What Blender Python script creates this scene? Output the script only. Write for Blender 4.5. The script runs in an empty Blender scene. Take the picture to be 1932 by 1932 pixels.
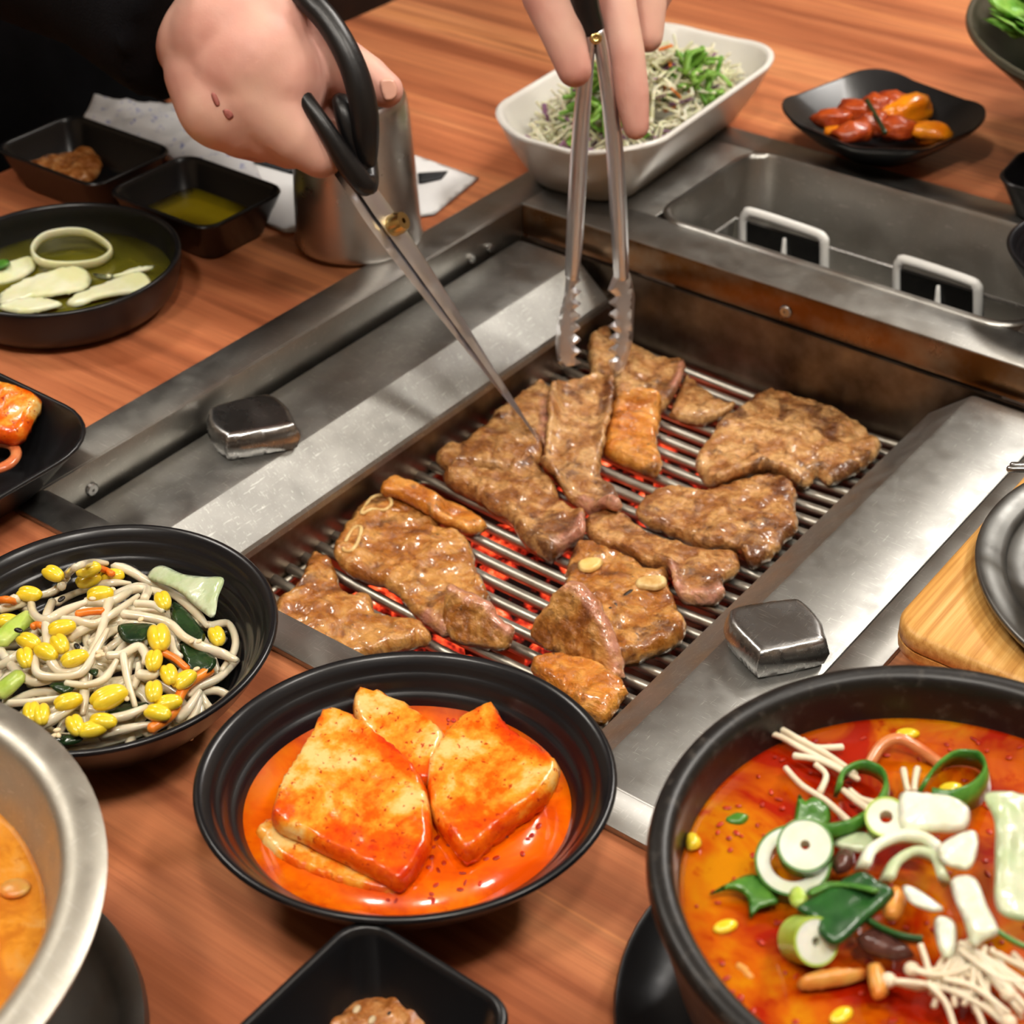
import bpy, bmesh, math, random
import numpy as np
from mathutils import Vector, Matrix, noise
from mathutils.geometry import delaunay_2d_cdt
from mathutils.bvhtree import BVHTree

random.seed(7)
rng = np.random.default_rng(7)
S = bpy.context.scene
COL = S.collection

# ------------------------------------------------------------------ camera
FPX = 3248.0                                   # focal length in pixels of the 1932 frame
CAM = np.array([0.387, -0.55, 0.45])
PITCH, ROLL, YAW = 0.6306593, -0.01400698, -0.66031146
_f = np.array([math.sin(YAW)*math.cos(PITCH), math.cos(YAW)*math.cos(PITCH), -math.sin(PITCH)])
_r0 = np.array([math.cos(YAW), -math.sin(YAW), 0.0])
_u0 = np.cross(_r0, _f)
_r = _r0*math.cos(ROLL) + _u0*math.sin(ROLL)
_u = -_r0*math.sin(ROLL) + _u0*math.cos(ROLL)
cam = bpy.data.cameras.new('camera')
cam_o = bpy.data.objects.new('camera', cam)
COL.objects.link(cam_o)
cam_o.matrix_world = Matrix(((_r[0], _u[0], -_f[0], CAM[0]), (_r[1], _u[1], -_f[1], CAM[1]),
                             (_r[2], _u[2], -_f[2], CAM[2]), (0, 0, 0, 1)))
cam.sensor_width = 36.0
cam.lens = FPX*36.0/1932.0
cam.clip_start = 0.02
cam.dof.use_dof = True
cam.dof.focus_distance = 0.675
cam.dof.aperture_fstop = 15.0
S.camera = cam_o

# ------------------------------------------------------------------ world, lamps, exposure
w = bpy.data.worlds.new('world'); S.world = w; w.use_nodes = True
w.node_tree.nodes['Background'].inputs[0].default_value = (1.0, 0.93, 0.85, 1)
w.node_tree.nodes['Background'].inputs[1].default_value = 0.02
S.view_settings.view_transform = 'Standard'
S.view_settings.look = 'None'
S.view_settings.exposure = 0.12
S.view_settings.gamma = 1.0
S.view_settings.use_curve_mapping = False
S.cycles.use_denoising = True
S.cycles.max_bounces = 8
S.cycles.diffuse_bounces = 4
S.cycles.caustics_reflective = False
S.cycles.caustics_refractive = False
S.cycles.sample_clamp_indirect = 6.0

LAMPS = [  # x, y, z, watts, radius, colour : lamps at the ceiling of the dining room, all outside the picture
    (0.62, -0.62, 1.74, 35, 0.10, (1.0, 0.955, 0.89)),
    (0.95, 0.10, 1.74, 29, 0.10, (1.0, 0.955, 0.89)),
    (0.05, -0.95, 1.74, 28, 0.10, (1.0, 0.955, 0.89)),
    (0.25, 1.85, 1.74, 58, 0.14, (1.0, 0.965, 0.93)),
    (0.55, 1.35, 1.74, 40, 0.14, (1.0, 0.955, 0.89)),
    (-1.30, -0.30, 1.74, 38, 0.14, (1.0, 0.955, 0.89)),
]

# ------------------------------------------------------------------ pixel to place
def ray(px, py):
    return _f + _r*(px-966.0)/FPX - _u*(py-966.0)/FPX
def P(px, py, z=0.0):
    d = ray(px, py)
    return CAM + d*((z-CAM[2])/d[2])
def Q(px, py, depth):
    return CAM + ray(px, py)*depth
def PL(px, py, pt, n):
    d = ray(px, py)
    return CAM + d*(np.dot(np.array(pt)-CAM, n)/np.dot(d, n))
def cr(x0, y0, s, pts):
    return [(x0+a/s, y0+b/s) for a, b in pts]
def unit(v):
    v = np.array(v, float); return v/np.linalg.norm(v)

# ------------------------------------------------------------------ materials
def C(r, g, b):
    f = lambda c: (c/255/12.92) if c/255 <= 0.04045 else ((c/255+0.055)/1.055)**2.4
    return (f(r), f(g), f(b), 1.0)

class M:
    """small node-material builder"""
    def __init__(s, name, base=(0.5, 0.5, 0.5, 1), rough=0.5, metal=0.0, spec=0.5, coat=0.0, coat_rough=0.1, sss=0.0,
                 sss_r=(0.01, 0.004, 0.002), trans=0.0, ior=1.45, alpha=1.0):
        s.m = bpy.data.materials.new(name); s.m.use_nodes = True
        s.nt = s.m.node_tree; s.b = s.nt.nodes['Principled BSDF']
        i = s.b.inputs
        i['Base Color'].default_value = base; i['Roughness'].default_value = rough; i['Metallic'].default_value = metal
        i['Specular IOR Level'].default_value = spec; i['Coat Weight'].default_value = coat
        i['Coat Roughness'].default_value = coat_rough; i['IOR'].default_value = ior
        i['Transmission Weight'].default_value = trans; i['Alpha'].default_value = alpha
        if sss > 0:
            i['Subsurface Weight'].default_value = sss; i['Subsurface Radius'].default_value = (1, 0.5, 0.3)
            i['Subsurface Scale'].default_value = sss_r[0]
        s.tc = None; s.last_bump = None
    def n(s, t, **k):
        nd = s.nt.nodes.new(t)
        for a, v in k.items():
            setattr(nd, a, v)
        return nd
    def l(s, a, b):
        s.nt.links.new(a, b)
    def coord(s, scale=(1, 1, 1), rot=(0, 0, 0), kind='Object'):
        if s.tc is None:
            s.tc = s.n('ShaderNodeTexCoord')
        mp = s.n('ShaderNodeMapping'); mp.inputs['Scale'].default_value = scale; mp.inputs['Rotation'].default_value = rot
        s.l(s.tc.outputs[kind], mp.inputs[0]); return mp.outputs[0]
    def noise(s, scale, detail=4, rough=0.55, vscale=(1, 1, 1), dist=0.0, rot=(0, 0, 0)):
        t = s.n('ShaderNodeTexNoise'); t.inputs['Scale'].default_value = scale; t.inputs['Detail'].default_value = detail
        t.inputs['Roughness'].default_value = rough; t.inputs['Distortion'].default_value = dist
        s.l(s.coord(vscale, rot), t.inputs['Vector']); return t.outputs['Fac']
    def ramp(s, fac, stops):
        r = s.n('ShaderNodeValToRGB'); e = r.color_ramp.elements
        while len(e) < len(stops): e.new(0.5)
        for k, (p, c) in enumerate(stops):
            e[k].position = p; e[k].color = c
        s.l(fac, r.inputs[0]); return r.outputs[0]
    def mix(s, fac, a, b, mode='MIX'):
        x = s.n('ShaderNodeMix', data_type='RGBA', blend_type=mode)
        for sock, v in ((x.inputs[0], fac), (x.inputs[6], a), (x.inputs[7], b)):
            if hasattr(v, 'is_output'): s.l(v, sock)
            else: sock.default_value = v
        return x.outputs[2]
    def attr(s, name):
        a = s.n('ShaderNodeAttribute'); a.attribute_name = name; return a.outputs['Fac']
    def color(s, c): s.l(c, s.b.inputs['Base Color']); return s
    def rough(s, c): s.l(c, s.b.inputs['Roughness']); return s
    def bump(s, h, strength=0.3, dist=0.001):
        b = s.n('ShaderNodeBump'); b.inputs['Strength'].default_value = strength; b.inputs['Distance'].default_value = dist
        s.l(h, b.inputs['Height'])
        if s.last_bump is not None: s.l(s.last_bump, b.inputs['Normal'])
        s.last_bump = b.outputs[0]
        s.l(b.outputs[0], s.b.inputs['Normal']); return s
    def grey(s, fac, lo, hi, p0=0.3, p1=0.7):
        return s.ramp(fac, [(p0, (lo, lo, lo, 1)), (p1, (hi, hi, hi, 1))])

MT = {}
def simple(name, base, rough=0.5, bump=None, vary=None, **k):
    m = M(name, base, rough, **k)
    if vary:                              # (scale, other colour)
        m.color(m.mix(m.grey(m.noise(vary[0], 3), 0, 1, 0.35, 0.65), base, vary[1]))
    if bump:
        m.bump(m.noise(bump[0], 4), bump[1], bump[2] if len(bump) > 2 else 0.001)
    MT[name] = m.m
    return m.m

# wood laminate of the table, grain along x
m = M('table_wood', rough=0.33, spec=0.45)
broad = m.noise(1.0, 5, 0.6, (1.5, 26, 1), 0.5)
fine = m.noise(1.0, 6, 0.7, (7, 220, 1), 0.2)
mid = m.noise(1.0, 3, 0.5, (2.6, 70, 1), 0.3)
c1 = m.ramp(broad, [(0.30, C(154, 84, 52)), (0.45, C(188, 112, 74)), (0.56, C(210, 132, 88)), (0.66, C(226, 152, 102)), (0.72, C(188, 114, 74))])
c2 = m.mix(m.grey(mid, 0, 0.55, 0.50, 0.75), c1, C(108, 52, 34))
c3 = m.mix(m.grey(fine, 0, 0.38, 0.45, 0.75), c2, C(98, 46, 30))
strk = m.noise(1.0, 1, 0.4, (0.5, 17, 1), 0.35)
c4 = m.mix(m.ramp(strk, [(0.600, (0, 0, 0, 1)), (0.612, (0.8, 0.8, 0.8, 1)), (0.622, (0, 0, 0, 1))]), c3, C(226, 150, 96))
m.color(c4); m.bump(fine, 0.08, 0.0004); MT['table_wood'] = m.m

def steel(name, base, rough, scratch=0.0, brown=None, bumpy=0.05, mottle=0.35):
    m = M(name, base, rough, metal=1.0)
    n1 = m.noise(60, 5, 0.6); n0 = m.noise(16, 4, 0.6)
    sc = m.noise(1.0, 2, 0.8, (70, 1100, 400), 0.0, (0, 0, 0.35))
    sc2 = m.noise(1.0, 2, 0.8, (1100, 90, 400), 0.0, (0, 0, 0.2))
    sc3 = m.noise(1.0, 2, 0.8, (110, 1400, 400), 0.0, (0, 0, 1.1))
    col = m.mix(m.grey(n1, 0, mottle), base, tuple(x*0.66 for x in base[:3])+(1,))
    col = m.mix(m.grey(n0, 0, mottle, 0.4, 0.65), col, tuple(x*0.62 for x in base[:3])+(1,))
    if scratch:
        for q in (sc, sc2, sc3):
            col = m.mix(m.grey(q, 0, scratch, 0.645, 0.70), col, (0.92, 0.92, 0.88, 1))
    if brown:
        col = m.mix(m.grey(m.noise(28, 4, 0.6), brown[1], brown[2], 0.3, 0.62), col, brown[0])
    m.color(col)
    m.rough(m.grey(n1, rough*0.85, rough*1.25))
    m.bump(sc, bumpy, 0.0003)
    MT[name] = m.m
steel('steel', (0.47, 0.46, 0.43, 1), 0.36, 0.25)
steel('steel_panel', (0.42, 0.415, 0.39, 1), 0.43, 0.32, None, 0.05, 0.55)
steel('steel_knob', (0.42, 0.415, 0.41, 1), 0.26, 0.5)
steel('steel_burnt', (0.30, 0.24, 0.19, 1), 0.38, 0.0, (C(66, 52, 40), 0.1, 0.8))
steel('steel_tarnish', (0.42, 0.36, 0.28, 1), 0.30, 0.0, (C(120, 72, 24), 0.45, 0.95))
steel('steel_rod', (0.72, 0.70, 0.63, 1), 0.38, 0.0, (C(120, 104, 70), 0.0, 0.5), 0.05, 0.2)
steel('steel_cup', (0.56, 0.54, 0.52, 1), 0.30, 0.1, None, 0.05, 0.12)
steel('blade_steel', (0.82, 0.82, 0.86, 1), 0.32, 0.0, None, 0.05, 0.1)
steel('pot_metal', (0.60, 0.57, 0.49, 1), 0.46, 0.25)
steel('brass', (0.72, 0.52, 0.20, 1), 0.2, 0.0)
steel('iron', (0.20, 0.20, 0.19, 1), 0.42, 0.0)

m = M('black_melamine', C(20, 20, 22), 0.30, spec=0.5)
m.bump(m.noise(500, 3), 0.04, 0.0003); MT['black_melamine'] = m.m
m = M('black_ribbed', C(17, 17, 20), 0.27, spec=0.55)
m.bump(m.noise(500, 3), 0.04, 0.0003); MT['black_ribbed'] = m.m
m = M('stoneware_black', C(26, 24, 23), 0.38, spec=0.5)
m.color(m.mix(m.grey(m.noise(240, 4), 0, 1, 0.55, 0.75), C(22, 20, 19), C(58, 54, 50)))
m.bump(m.noise(300, 4), 0.12, 0.0006); MT['stoneware_black'] = m.m
simple('white_ceramic', C(240, 238, 232), 0.22, (300, 0.03))
simple('white_plastic', C(244, 244, 240), 0.35, (300, 0.03))
simple('black_plastic', C(18, 17, 18), 0.34, (400, 0.08))
simple('black_enamel', C(12, 12, 12), 0.25, (400, 0.05))
simple('floor_tile', C(72, 58, 48), 0.5, (20, 0.1), (8, C(60, 48, 40)))
simple('wall_paint', C(150, 130, 108), 0.8, (60, 0.1), (3, C(142, 122, 100)))
simple('ceiling_paint', C(176, 168, 156), 0.85, (60, 0.1), (3, C(168, 160, 148)))
simple('dark_leather', C(52, 30, 22), 0.42, (200, 0.2), (30, C(44, 26, 20)))
simple('sweater_black', C(13, 13, 15), 0.95, (900, 0.5, 0.001), (40, C(17, 17, 20)), spec=0.1)
simple('trousers', C(22, 22, 26), 0.9, (900, 0.4), (40, C(28, 28, 32)))
simple('hair', C(20, 16, 14), 0.5, (300, 0.6, 0.003), (80, C(32, 26, 22)))
simple('bone', C(226, 200, 140), 0.35, (400, 0.3), (180, C(196, 150, 84)))
simple('garlic', C(238, 206, 134), 0.28, (300, 0.15), (120, C(222, 178, 96)), sss=0.2, sss_r=(0.004, 0, 0))
simple('char', C(26, 18, 14), 0.4, (500, 0.5), (200, C(44, 28, 18)))
simple('oil_sauce', C(176, 156, 26), 0.06, (60, 0.03), (30, C(156, 138, 18)), coat=0.4)
simple('onion_brine', C(104, 98, 26), 0.06, (60, 0.04), (40, C(84, 82, 20)), coat=0.3)
simple('onion_flesh', C(236, 234, 204), 0.18, (240, 0.12), (60, C(224, 224, 172)), sss=0.35, sss_r=(0.006, 0, 0))
simple('sprout_stem', C(230, 219, 194), 0.14, (300, 0.10), (60, C(214, 200, 170)), sss=0.3, sss_r=(0.004, 0, 0), coat=0.3)
simple('sprout_bean', C(230, 196, 24), 0.22, (120, 0.05), (120, C(238, 210, 70)), sss=0.2, sss_r=(0.003, 0, 0), coat=0.3)
simple('leaf_dark', C(36, 62, 28), 0.25, (260, 0.3), (90, C(20, 40, 22)), coat=0.3)
simple('leaf_green', C(150, 196, 84), 0.4, (200, 0.3), (70, C(98, 160, 50)))
simple('leaf_pale', C(178, 196, 150), 0.22, (260, 0.4), (80, C(206, 212, 184)), sss=0.3, sss_r=(0.005, 0, 0), coat=0.4)
simple('scallion_green', C(84, 136, 46), 0.28, (360, 0.2), (110, C(50, 108, 36)), sss=0.12, sss_r=(0.003, 0, 0), coat=0.2)
simple('scallion_dark', C(40, 92, 36), 0.28, (360, 0.2), (110, C(26, 70, 30)), coat=0.2)
simple('scallion_light', C(158, 190, 62), 0.28, (360, 0.2), (110, C(190, 206, 110)), sss=0.2, sss_r=(0.003, 0, 0))
simple('scallion_white', C(238, 238, 226), 0.22, (420, 0.15), (90, C(224, 228, 196)), sss=0.3, sss_r=(0.005, 0, 0), coat=0.3)
simple('enoki', C(236, 222, 196), 0.35, (400, 0.1), (90, C(224, 204, 176)), sss=0.25, sss_r=(0.003, 0, 0))
simple('carrot', C(226, 112, 28), 0.28, (400, 0.15), (120, C(240, 140, 50)), sss=0.15, sss_r=(0.003, 0, 0))
simple('cabbage_white', C(240, 234, 212), 0.35, (300, 0.15), (60, C(226, 226, 184)), sss=0.2, sss_r=(0.003, 0, 0))
simple('cabbage_purple', C(124, 76, 116), 0.4, (300, 0.15), (60, C(168, 122, 156)))
simple('sesame', C(222, 200, 160), 0.4, (900, 0.1))
simple('sesame_black', C(24, 20, 18), 0.35, (900, 0.1))
simple('pumpkin', C(236, 146, 16), 0.24, (200, 0.2), (60, C(220, 106, 14)), coat=0.15)
simple('red_braised', C(186, 78, 26), 0.26, (260, 0.5), (110, C(136, 42, 14)), coat=0.15)
simple('stew_meat', C(96, 58, 48), 0.2, (300, 0.5), (120, C(60, 32, 30)), coat=0.4)
simple('beancurd', C(206, 158, 78), 0.28, (300, 0.3), (90, C(216, 120, 44)))
simple('noodle', C(214, 140, 88), 0.22, (300, 0.2), (90, C(200, 104, 60)), coat=0.4)
simple('paper_white', C(226, 226, 226), 0.7, (90, 0.25, 0.002))
simple('print_dark', C(40, 42, 46), 0.6, (200, 0.05))

m = M('napkin_print', C(224, 226, 230), 0.45)
m.color(m.mix(m.grey(m.noise(170, 3, 0.7), 0, 1, 0.60, 0.66), C(226, 228, 232), C(132, 142, 196)))
m.bump(m.noise(60, 4), 0.4, 0.003); MT['napkin_print'] = m.m

m = M('bamboo', C(214, 160, 88), 0.42)
bn = m.noise(1.0, 4, 0.6, (420, 9, 300))
m.color(m.ramp(bn, [(0.32, C(186, 128, 60)), (0.5, C(212, 158, 84)), (0.68, C(228, 180, 110))]))
m.bump(bn, 0.1, 0.0004); MT['bamboo'] = m.m

# grilled marinated meat
def meat_mat(name, a, b, c, scale=70, dark=C(88, 44, 16), gl=0.5, pk=C(190, 116, 100)):
    m = M(name, a, 0.34, spec=0.55, coat=gl, coat_rough=0.07)
    n1 = m.noise(scale, 5, 0.62, (1, 1, 1), 0.6)
    n2 = m.noise(scale*2.6, 4, 0.6)
    n3 = m.noise(scale*0.5, 4, 0.6, (1, 1, 1), 1.2)
    fb = m.noise(1.0, 3, 0.6, (scale*1.2, scale*6, scale*2), 0.6, (0, 0, 0.6))
    col = m.ramp(n1, [(0.34, b), (0.46, a), (0.58, c), (0.70, a)])
    col = m.mix(m.grey(fb, 0, 0.55, 0.48, 0.66), col, b)
    col = m.mix(m.grey(n3, 0, 0.85, 0.52, 0.64), col, dark)
    col = m.mix(m.grey(n2, 0, 0.7, 0.60, 0.72), col, dark)
    col = m.mix(m.grey(m.noise(scale*5, 2), 0, 0.9, 0.72, 0.76), col, C(34, 20, 12))
    cutn = m.n('ShaderNodeMath', operation='MULTIPLY'); m.l(m.attr('cut'), cutn.inputs[0]); m.l(m.grey(m.noise(220, 3), 0.35, 0.95, 0.4, 0.6), cutn.inputs[1])
    col = m.mix(cutn.outputs[0], col, m.mix(n1, pk, C(214, 160, 130)))
    m.color(col)
    m.rough(m.grey(n2, 0.20, 0.44))
    m.bump(n1, 0.7, 0.003); m.bump(fb, 0.6, 0.0014); m.bump(n2, 0.6, 0.0016); m.bump(m.noise(700, 3), 0.5, 0.0007)
    MT[name] = m.m
meat_mat('meat_glazed', C(172, 106, 40), C(128, 68, 18), C(206, 150, 80), 62, gl=0.8)
meat_mat('meat_brown', C(166, 108, 54), C(126, 72, 30), C(204, 154, 94), 80, gl=0.5)
meat_mat('meat_orange', C(198, 118, 34), C(160, 84, 18), C(222, 154, 70), 60, gl=0.65)
meat_mat('meat_pale', C(184, 128, 72), C(144, 88, 42), C(216, 170, 112), 85, gl=0.5)

# soups
def soup(name, a, b, c, scale, coat=0.15):
    m = M(name, a, 0.12, spec=0.35, coat=coat, coat_rough=0.04)
    n1 = m.noise(scale, 4, 0.6, (1, 1, 1), 1.0); n2 = m.noise(scale*5, 3, 0.6)
    col = m.ramp(n1, [(0.36, a), (0.46, b), (0.58, c)])
    col = m.mix(m.grey(n2, 0, 0.8, 0.60, 0.70), col, c)
    m.color(col); m.bump(n2, 0.10, 0.0006); MT[name] = m.m
soup('stew_broth', C(190, 118, 4), C(182, 84, 4), C(152, 26, 2), 24)
soup('doenjang_broth', C(222, 160, 84), C(222, 144, 44), C(200, 118, 34), 40)
soup('kimchi_sauce', C(240, 116, 4), C(236, 98, 3), C(214, 74, 4), 30)

m = M('kimchi_radish', C(222, 140, 60), 0.18, spec=0.45, coat=0.3, coat_rough=0.06, sss=0.2, sss_r=(0.005, 0, 0))
n1 = m.noise(38, 5, 0.65, (1, 1, 1), 0.15); n2 = m.noise(200, 4, 0.65); n3 = m.noise(420, 3)
col = m.ramp(n1, [(0.38, C(230, 194, 122)), (0.46, C(232, 152, 44)), (0.54, C(226, 96, 8)), (0.65, C(200, 50, 6))])
col = m.mix(m.grey(n3, 0, 0.9, 0.62, 0.68), col, C(176, 48, 14))
m.color(col); m.bump(n2, 0.35, 0.001); MT['kimchi_radish'] = m.m

m = M('ssamjang', C(176, 106, 48), 0.26, spec=0.5, coat=0.4)
n1 = m.noise(160, 4, 0.65); m.color(m.ramp(n1, [(0.35, C(142, 78, 30)), (0.5, C(180, 112, 54)), (0.66, C(208, 150, 92))]))
m.bump(n1, 0.9, 0.002); MT['ssamjang'] = m.m

m = M('skin', C(206, 150, 124), 0.46, spec=0.35, sss=0.12, sss_r=(0.006, 0, 0))
n1 = m.noise(22, 3, 0.5); n2 = m.noise(700, 3)
m.color(m.ramp(n1, [(0.34, C(206, 146, 132)), (0.5, C(220, 168, 152)), (0.66, C(228, 184, 164))]))
m.bump(n2, 0.12, 0.0006); m.bump(m.noise(90, 4), 0.10, 0.002); MT['skin'] = m.m
simple('nail', C(226, 172, 152), 0.22, (300, 0.05))
simple('scab', C(168, 100, 92), 0.5, (600, 0.4))

m = M('ember', C(34, 16, 12), 0.9)
n1 = m.noise(55, 4, 0.65)
em = m.ramp(n1, [(0.44, (0.02, 0.0, 0.0, 1)), (0.53, (0.8, 0.03, 0.012, 1)), (0.62, (1.0, 0.12, 0.03, 1)), (0.72, (1.0, 0.55, 0.36, 1))])
m.l(em, m.b.inputs['Emission Color'])
m.l(m.grey(n1, 0.02, 3.0, 0.46, 0.76), m.b.inputs['Emission Strength']); MT['ember'] = m.m

# ------------------------------------------------------------------ object builders
ORG = {}
def tag(o, label=None, cat=None, group=None, kind=None):
    if label: o['label'] = label
    if cat: o['category'] = cat
    if group: o['group'] = group
    if kind: o['kind'] = kind
    return o
def empty(name, loc, label, cat, group=None):
    o = bpy.data.objects.new(name, None); COL.objects.link(o)
    o.location = tuple(loc); o.empty_display_size = 0.01
    ORG[o.name] = np.array(loc, float)
    return tag(o, label, cat, group)
def mk(name, V, F, mat, parent=None, label=None, cat=None, group=None, kind=None, smooth=True, sharp=None, attrs=None):
    V = np.asarray(V, float)
    if parent is not None:
        loc = np.zeros(3); org = ORG[parent.name]
    else:
        lo, hi = V.min(0), V.max(0); org = np.array([(lo[0]+hi[0])/2, (lo[1]+hi[1])/2, lo[2]]); loc = org
    me = bpy.data.meshes.new(name)
    me.from_pydata((V-org).tolist(), [], [list(map(int, f)) for f in F])
    me.materials.append(MT[mat])
    if attrs:
        for k, v in attrs.items():
            a = me.attributes.new(k, 'FLOAT', 'POINT'); a.data.foreach_set('value', np.asarray(v, np.float32))
    if smooth:
        me.polygons.foreach_set('use_smooth', [True]*len(me.polygons))
        if sharp: me.set_sharp_from_angle(angle=math.radians(sharp))
    me.update()
    o = bpy.data.objects.new(name, me); COL.objects.link(o)
    o.location = tuple(loc)
    if parent is not None: o.parent = parent
    ORG[o.name] = org
    return tag(o, label, cat, group, kind)
def copy_thing(o, offset):
    c = o.copy(); COL.objects.link(c); c.location = o.location + Vector(offset); ORG[c.name] = ORG[o.name]+np.array(offset)
    return c

def join(parts):
    V, F, n = [], [], 0
    for v, f in parts:
        v = np.asarray(v, float); V.append(v); F += [[i+n for i in q] for q in f]; n += len(v)
    return np.concatenate(V), F
def box(lo, hi):
    x0, y0, z0 = lo; x1, y1, z1 = hi
    V = [(x0, y0, z0), (x1, y0, z0), (x1, y1, z0), (x0, y1, z0), (x0, y0, z1), (x1, y0, z1), (x1, y1, z1), (x0, y1, z1)]
    return np.array(V), [(3, 2, 1, 0), (4, 5, 6, 7), (0, 1, 5, 4), (1, 2, 6, 5), (2, 3, 7, 6), (3, 0, 4, 7)]
def bevel_box(lo, hi, b=0.002, seg=2):
    bm = bmesh.new(); V, F = box(lo, hi)
    vs = [bm.verts.new(v) for v in V]
    for f in F: bm.faces.new([vs[i] for i in f])
    bmesh.ops.bevel(bm, geom=bm.edges[:], offset=b, segments=seg, affect='EDGES', profile=0.5)
    bm.verts.index_update()
    out = np.array([v.co[:] for v in bm.verts]), [[v.index for v in f.verts] for f in bm.faces]
    bm.free(); return out
def loft(rings, cap0=True, cap1=True, closed=False):
    n = len(rings[0]); V = np.concatenate([np.asarray(r, float) for r in rings]); F = []
    k = len(rings)
    for a in range(k if closed else k-1):
        b = (a+1) % k
        for i in range(n):
            j = (i+1) % n
            F.append((a*n+i, a*n+j, b*n+j, b*n+i))
    if not closed:
        if cap0: F.append(tuple(range(n-1, -1, -1)))
        if cap1: F.append(tuple((k-1)*n+i for i in range(n)))
    return V, F
def lathe(prof, c, n=72, sx=1.0, sy=1.0, rot=0.0, rib=None):
    t = np.linspace(0, 2*np.pi, n, endpoint=False); rings = []
    for r, z in prof:
        x = r*np.cos(t)*sx; y = r*np.sin(t)*sy
        rings.append(np.stack([c[0]+x*math.cos(rot)-y*math.sin(rot), c[1]+x*math.sin(rot)+y*math.cos(rot), np.full(n, c[2]+z)], -1))
    return loft(rings)
def smooth_profile(pts, sub=4):
    pts = np.array(pts, float); return catmull(pts, sub)
def catmull(pts, sub=6, closed=False):
    pts = np.asarray(pts, float); n = len(pts); out = []
    rngs = range(n) if closed else range(n-1)
    for i in rngs:
        if closed: p0, p1, p2, p3 = pts[(i-1) % n], pts[i], pts[(i+1) % n], pts[(i+2) % n]
        else: p0, p1, p2, p3 = pts[max(i-1, 0)], pts[i], pts[i+1], pts[min(i+2, n-1)]
        for k in range(sub):
            t = k/sub
            out.append(0.5*((2*p1)+(-p0+p2)*t+(2*p0-5*p1+4*p2-p3)*t*t+(-p0+3*p1-3*p2+p3)*t**3))
    if not closed: out.append(pts[-1])
    return np.array(out)
def tube(path, rad, n=10, sub=6, flat=1.0, up=None, closed=False, ends=True):
    """swept tube; rad is one radius or one per control point; flat squashes along the second axis"""
    path = np.asarray(path, float); k = len(path)
    rad = np.full(k, rad) if np.isscalar(rad) else np.asarray(rad, float)
    pr = catmull(np.c_[path, rad], sub, closed) if sub > 1 else np.c_[path, rad]
    p, r = pr[:, :3], np.maximum(pr[:, 3], 1e-5)
    if closed: tg = np.roll(p, -1, 0)-np.roll(p, 1, 0)
    else: tg = np.gradient(p, axis=0)
    tg /= np.linalg.norm(tg, axis=1)[:, None]+1e-12
    a = np.array(up, float) if up is not None else (np.array([0, 0, 1.]) if abs(tg[0][2]) < 0.9 else np.array([1., 0, 0]))
    rings = []; t = np.linspace(0, 2*np.pi, n, endpoint=False)
    for i in range(len(p)):
        if up is not None: a = np.array(up, float)
        a = a-tg[i]*np.dot(a, tg[i]); a = unit(a); b = np.cross(tg[i], a)
        rings.append(p[i]+r[i]*(np.cos(t)[:, None]*b+np.sin(t)[:, None]*a*flat))
    if not closed and ends:           # rounded ends
        rings = [rings[0]*0.45+p[0]*0.55-tg[0]*r[0]*0.45] + rings + [rings[-1]*0.45+p[-1]*0.55+tg[-1]*r[-1]*0.45]
    return loft(rings, closed=closed)
def rrect(a, b, c, z, n=8, cx=0, cy=0, rot=0.0, lift=0.0):
    """rounded rectangle ring, half sizes a,b, corner radius c"""
    c = min(c, a*0.98, b*0.98); pts = []
    for (sx, sy, t0) in ((1, 1, 0), (-1, 1, 90), (-1, -1, 180), (1, -1, 270)):
        for k in range(n+1):
            t = math.radians(t0+90*k/n); x = sx*(a-c)+c*math.cos(t); y = sy*(b-c)+c*math.sin(t)
            q = (abs(x)/a)*(abs(y)/b)
            pts.append((cx+x*math.cos(rot)-y*math.sin(rot), cy+x*math.sin(rot)+y*math.cos(rot), z+lift*q*q))
    return np.array(pts)
def ns(v, s, seed=0.0):
    return noise.noise(Vector((v[0]*s+seed*7.13, v[1]*s-seed*3.7, (v[2] if len(v) > 2 else 0)*s+seed)))

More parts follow.
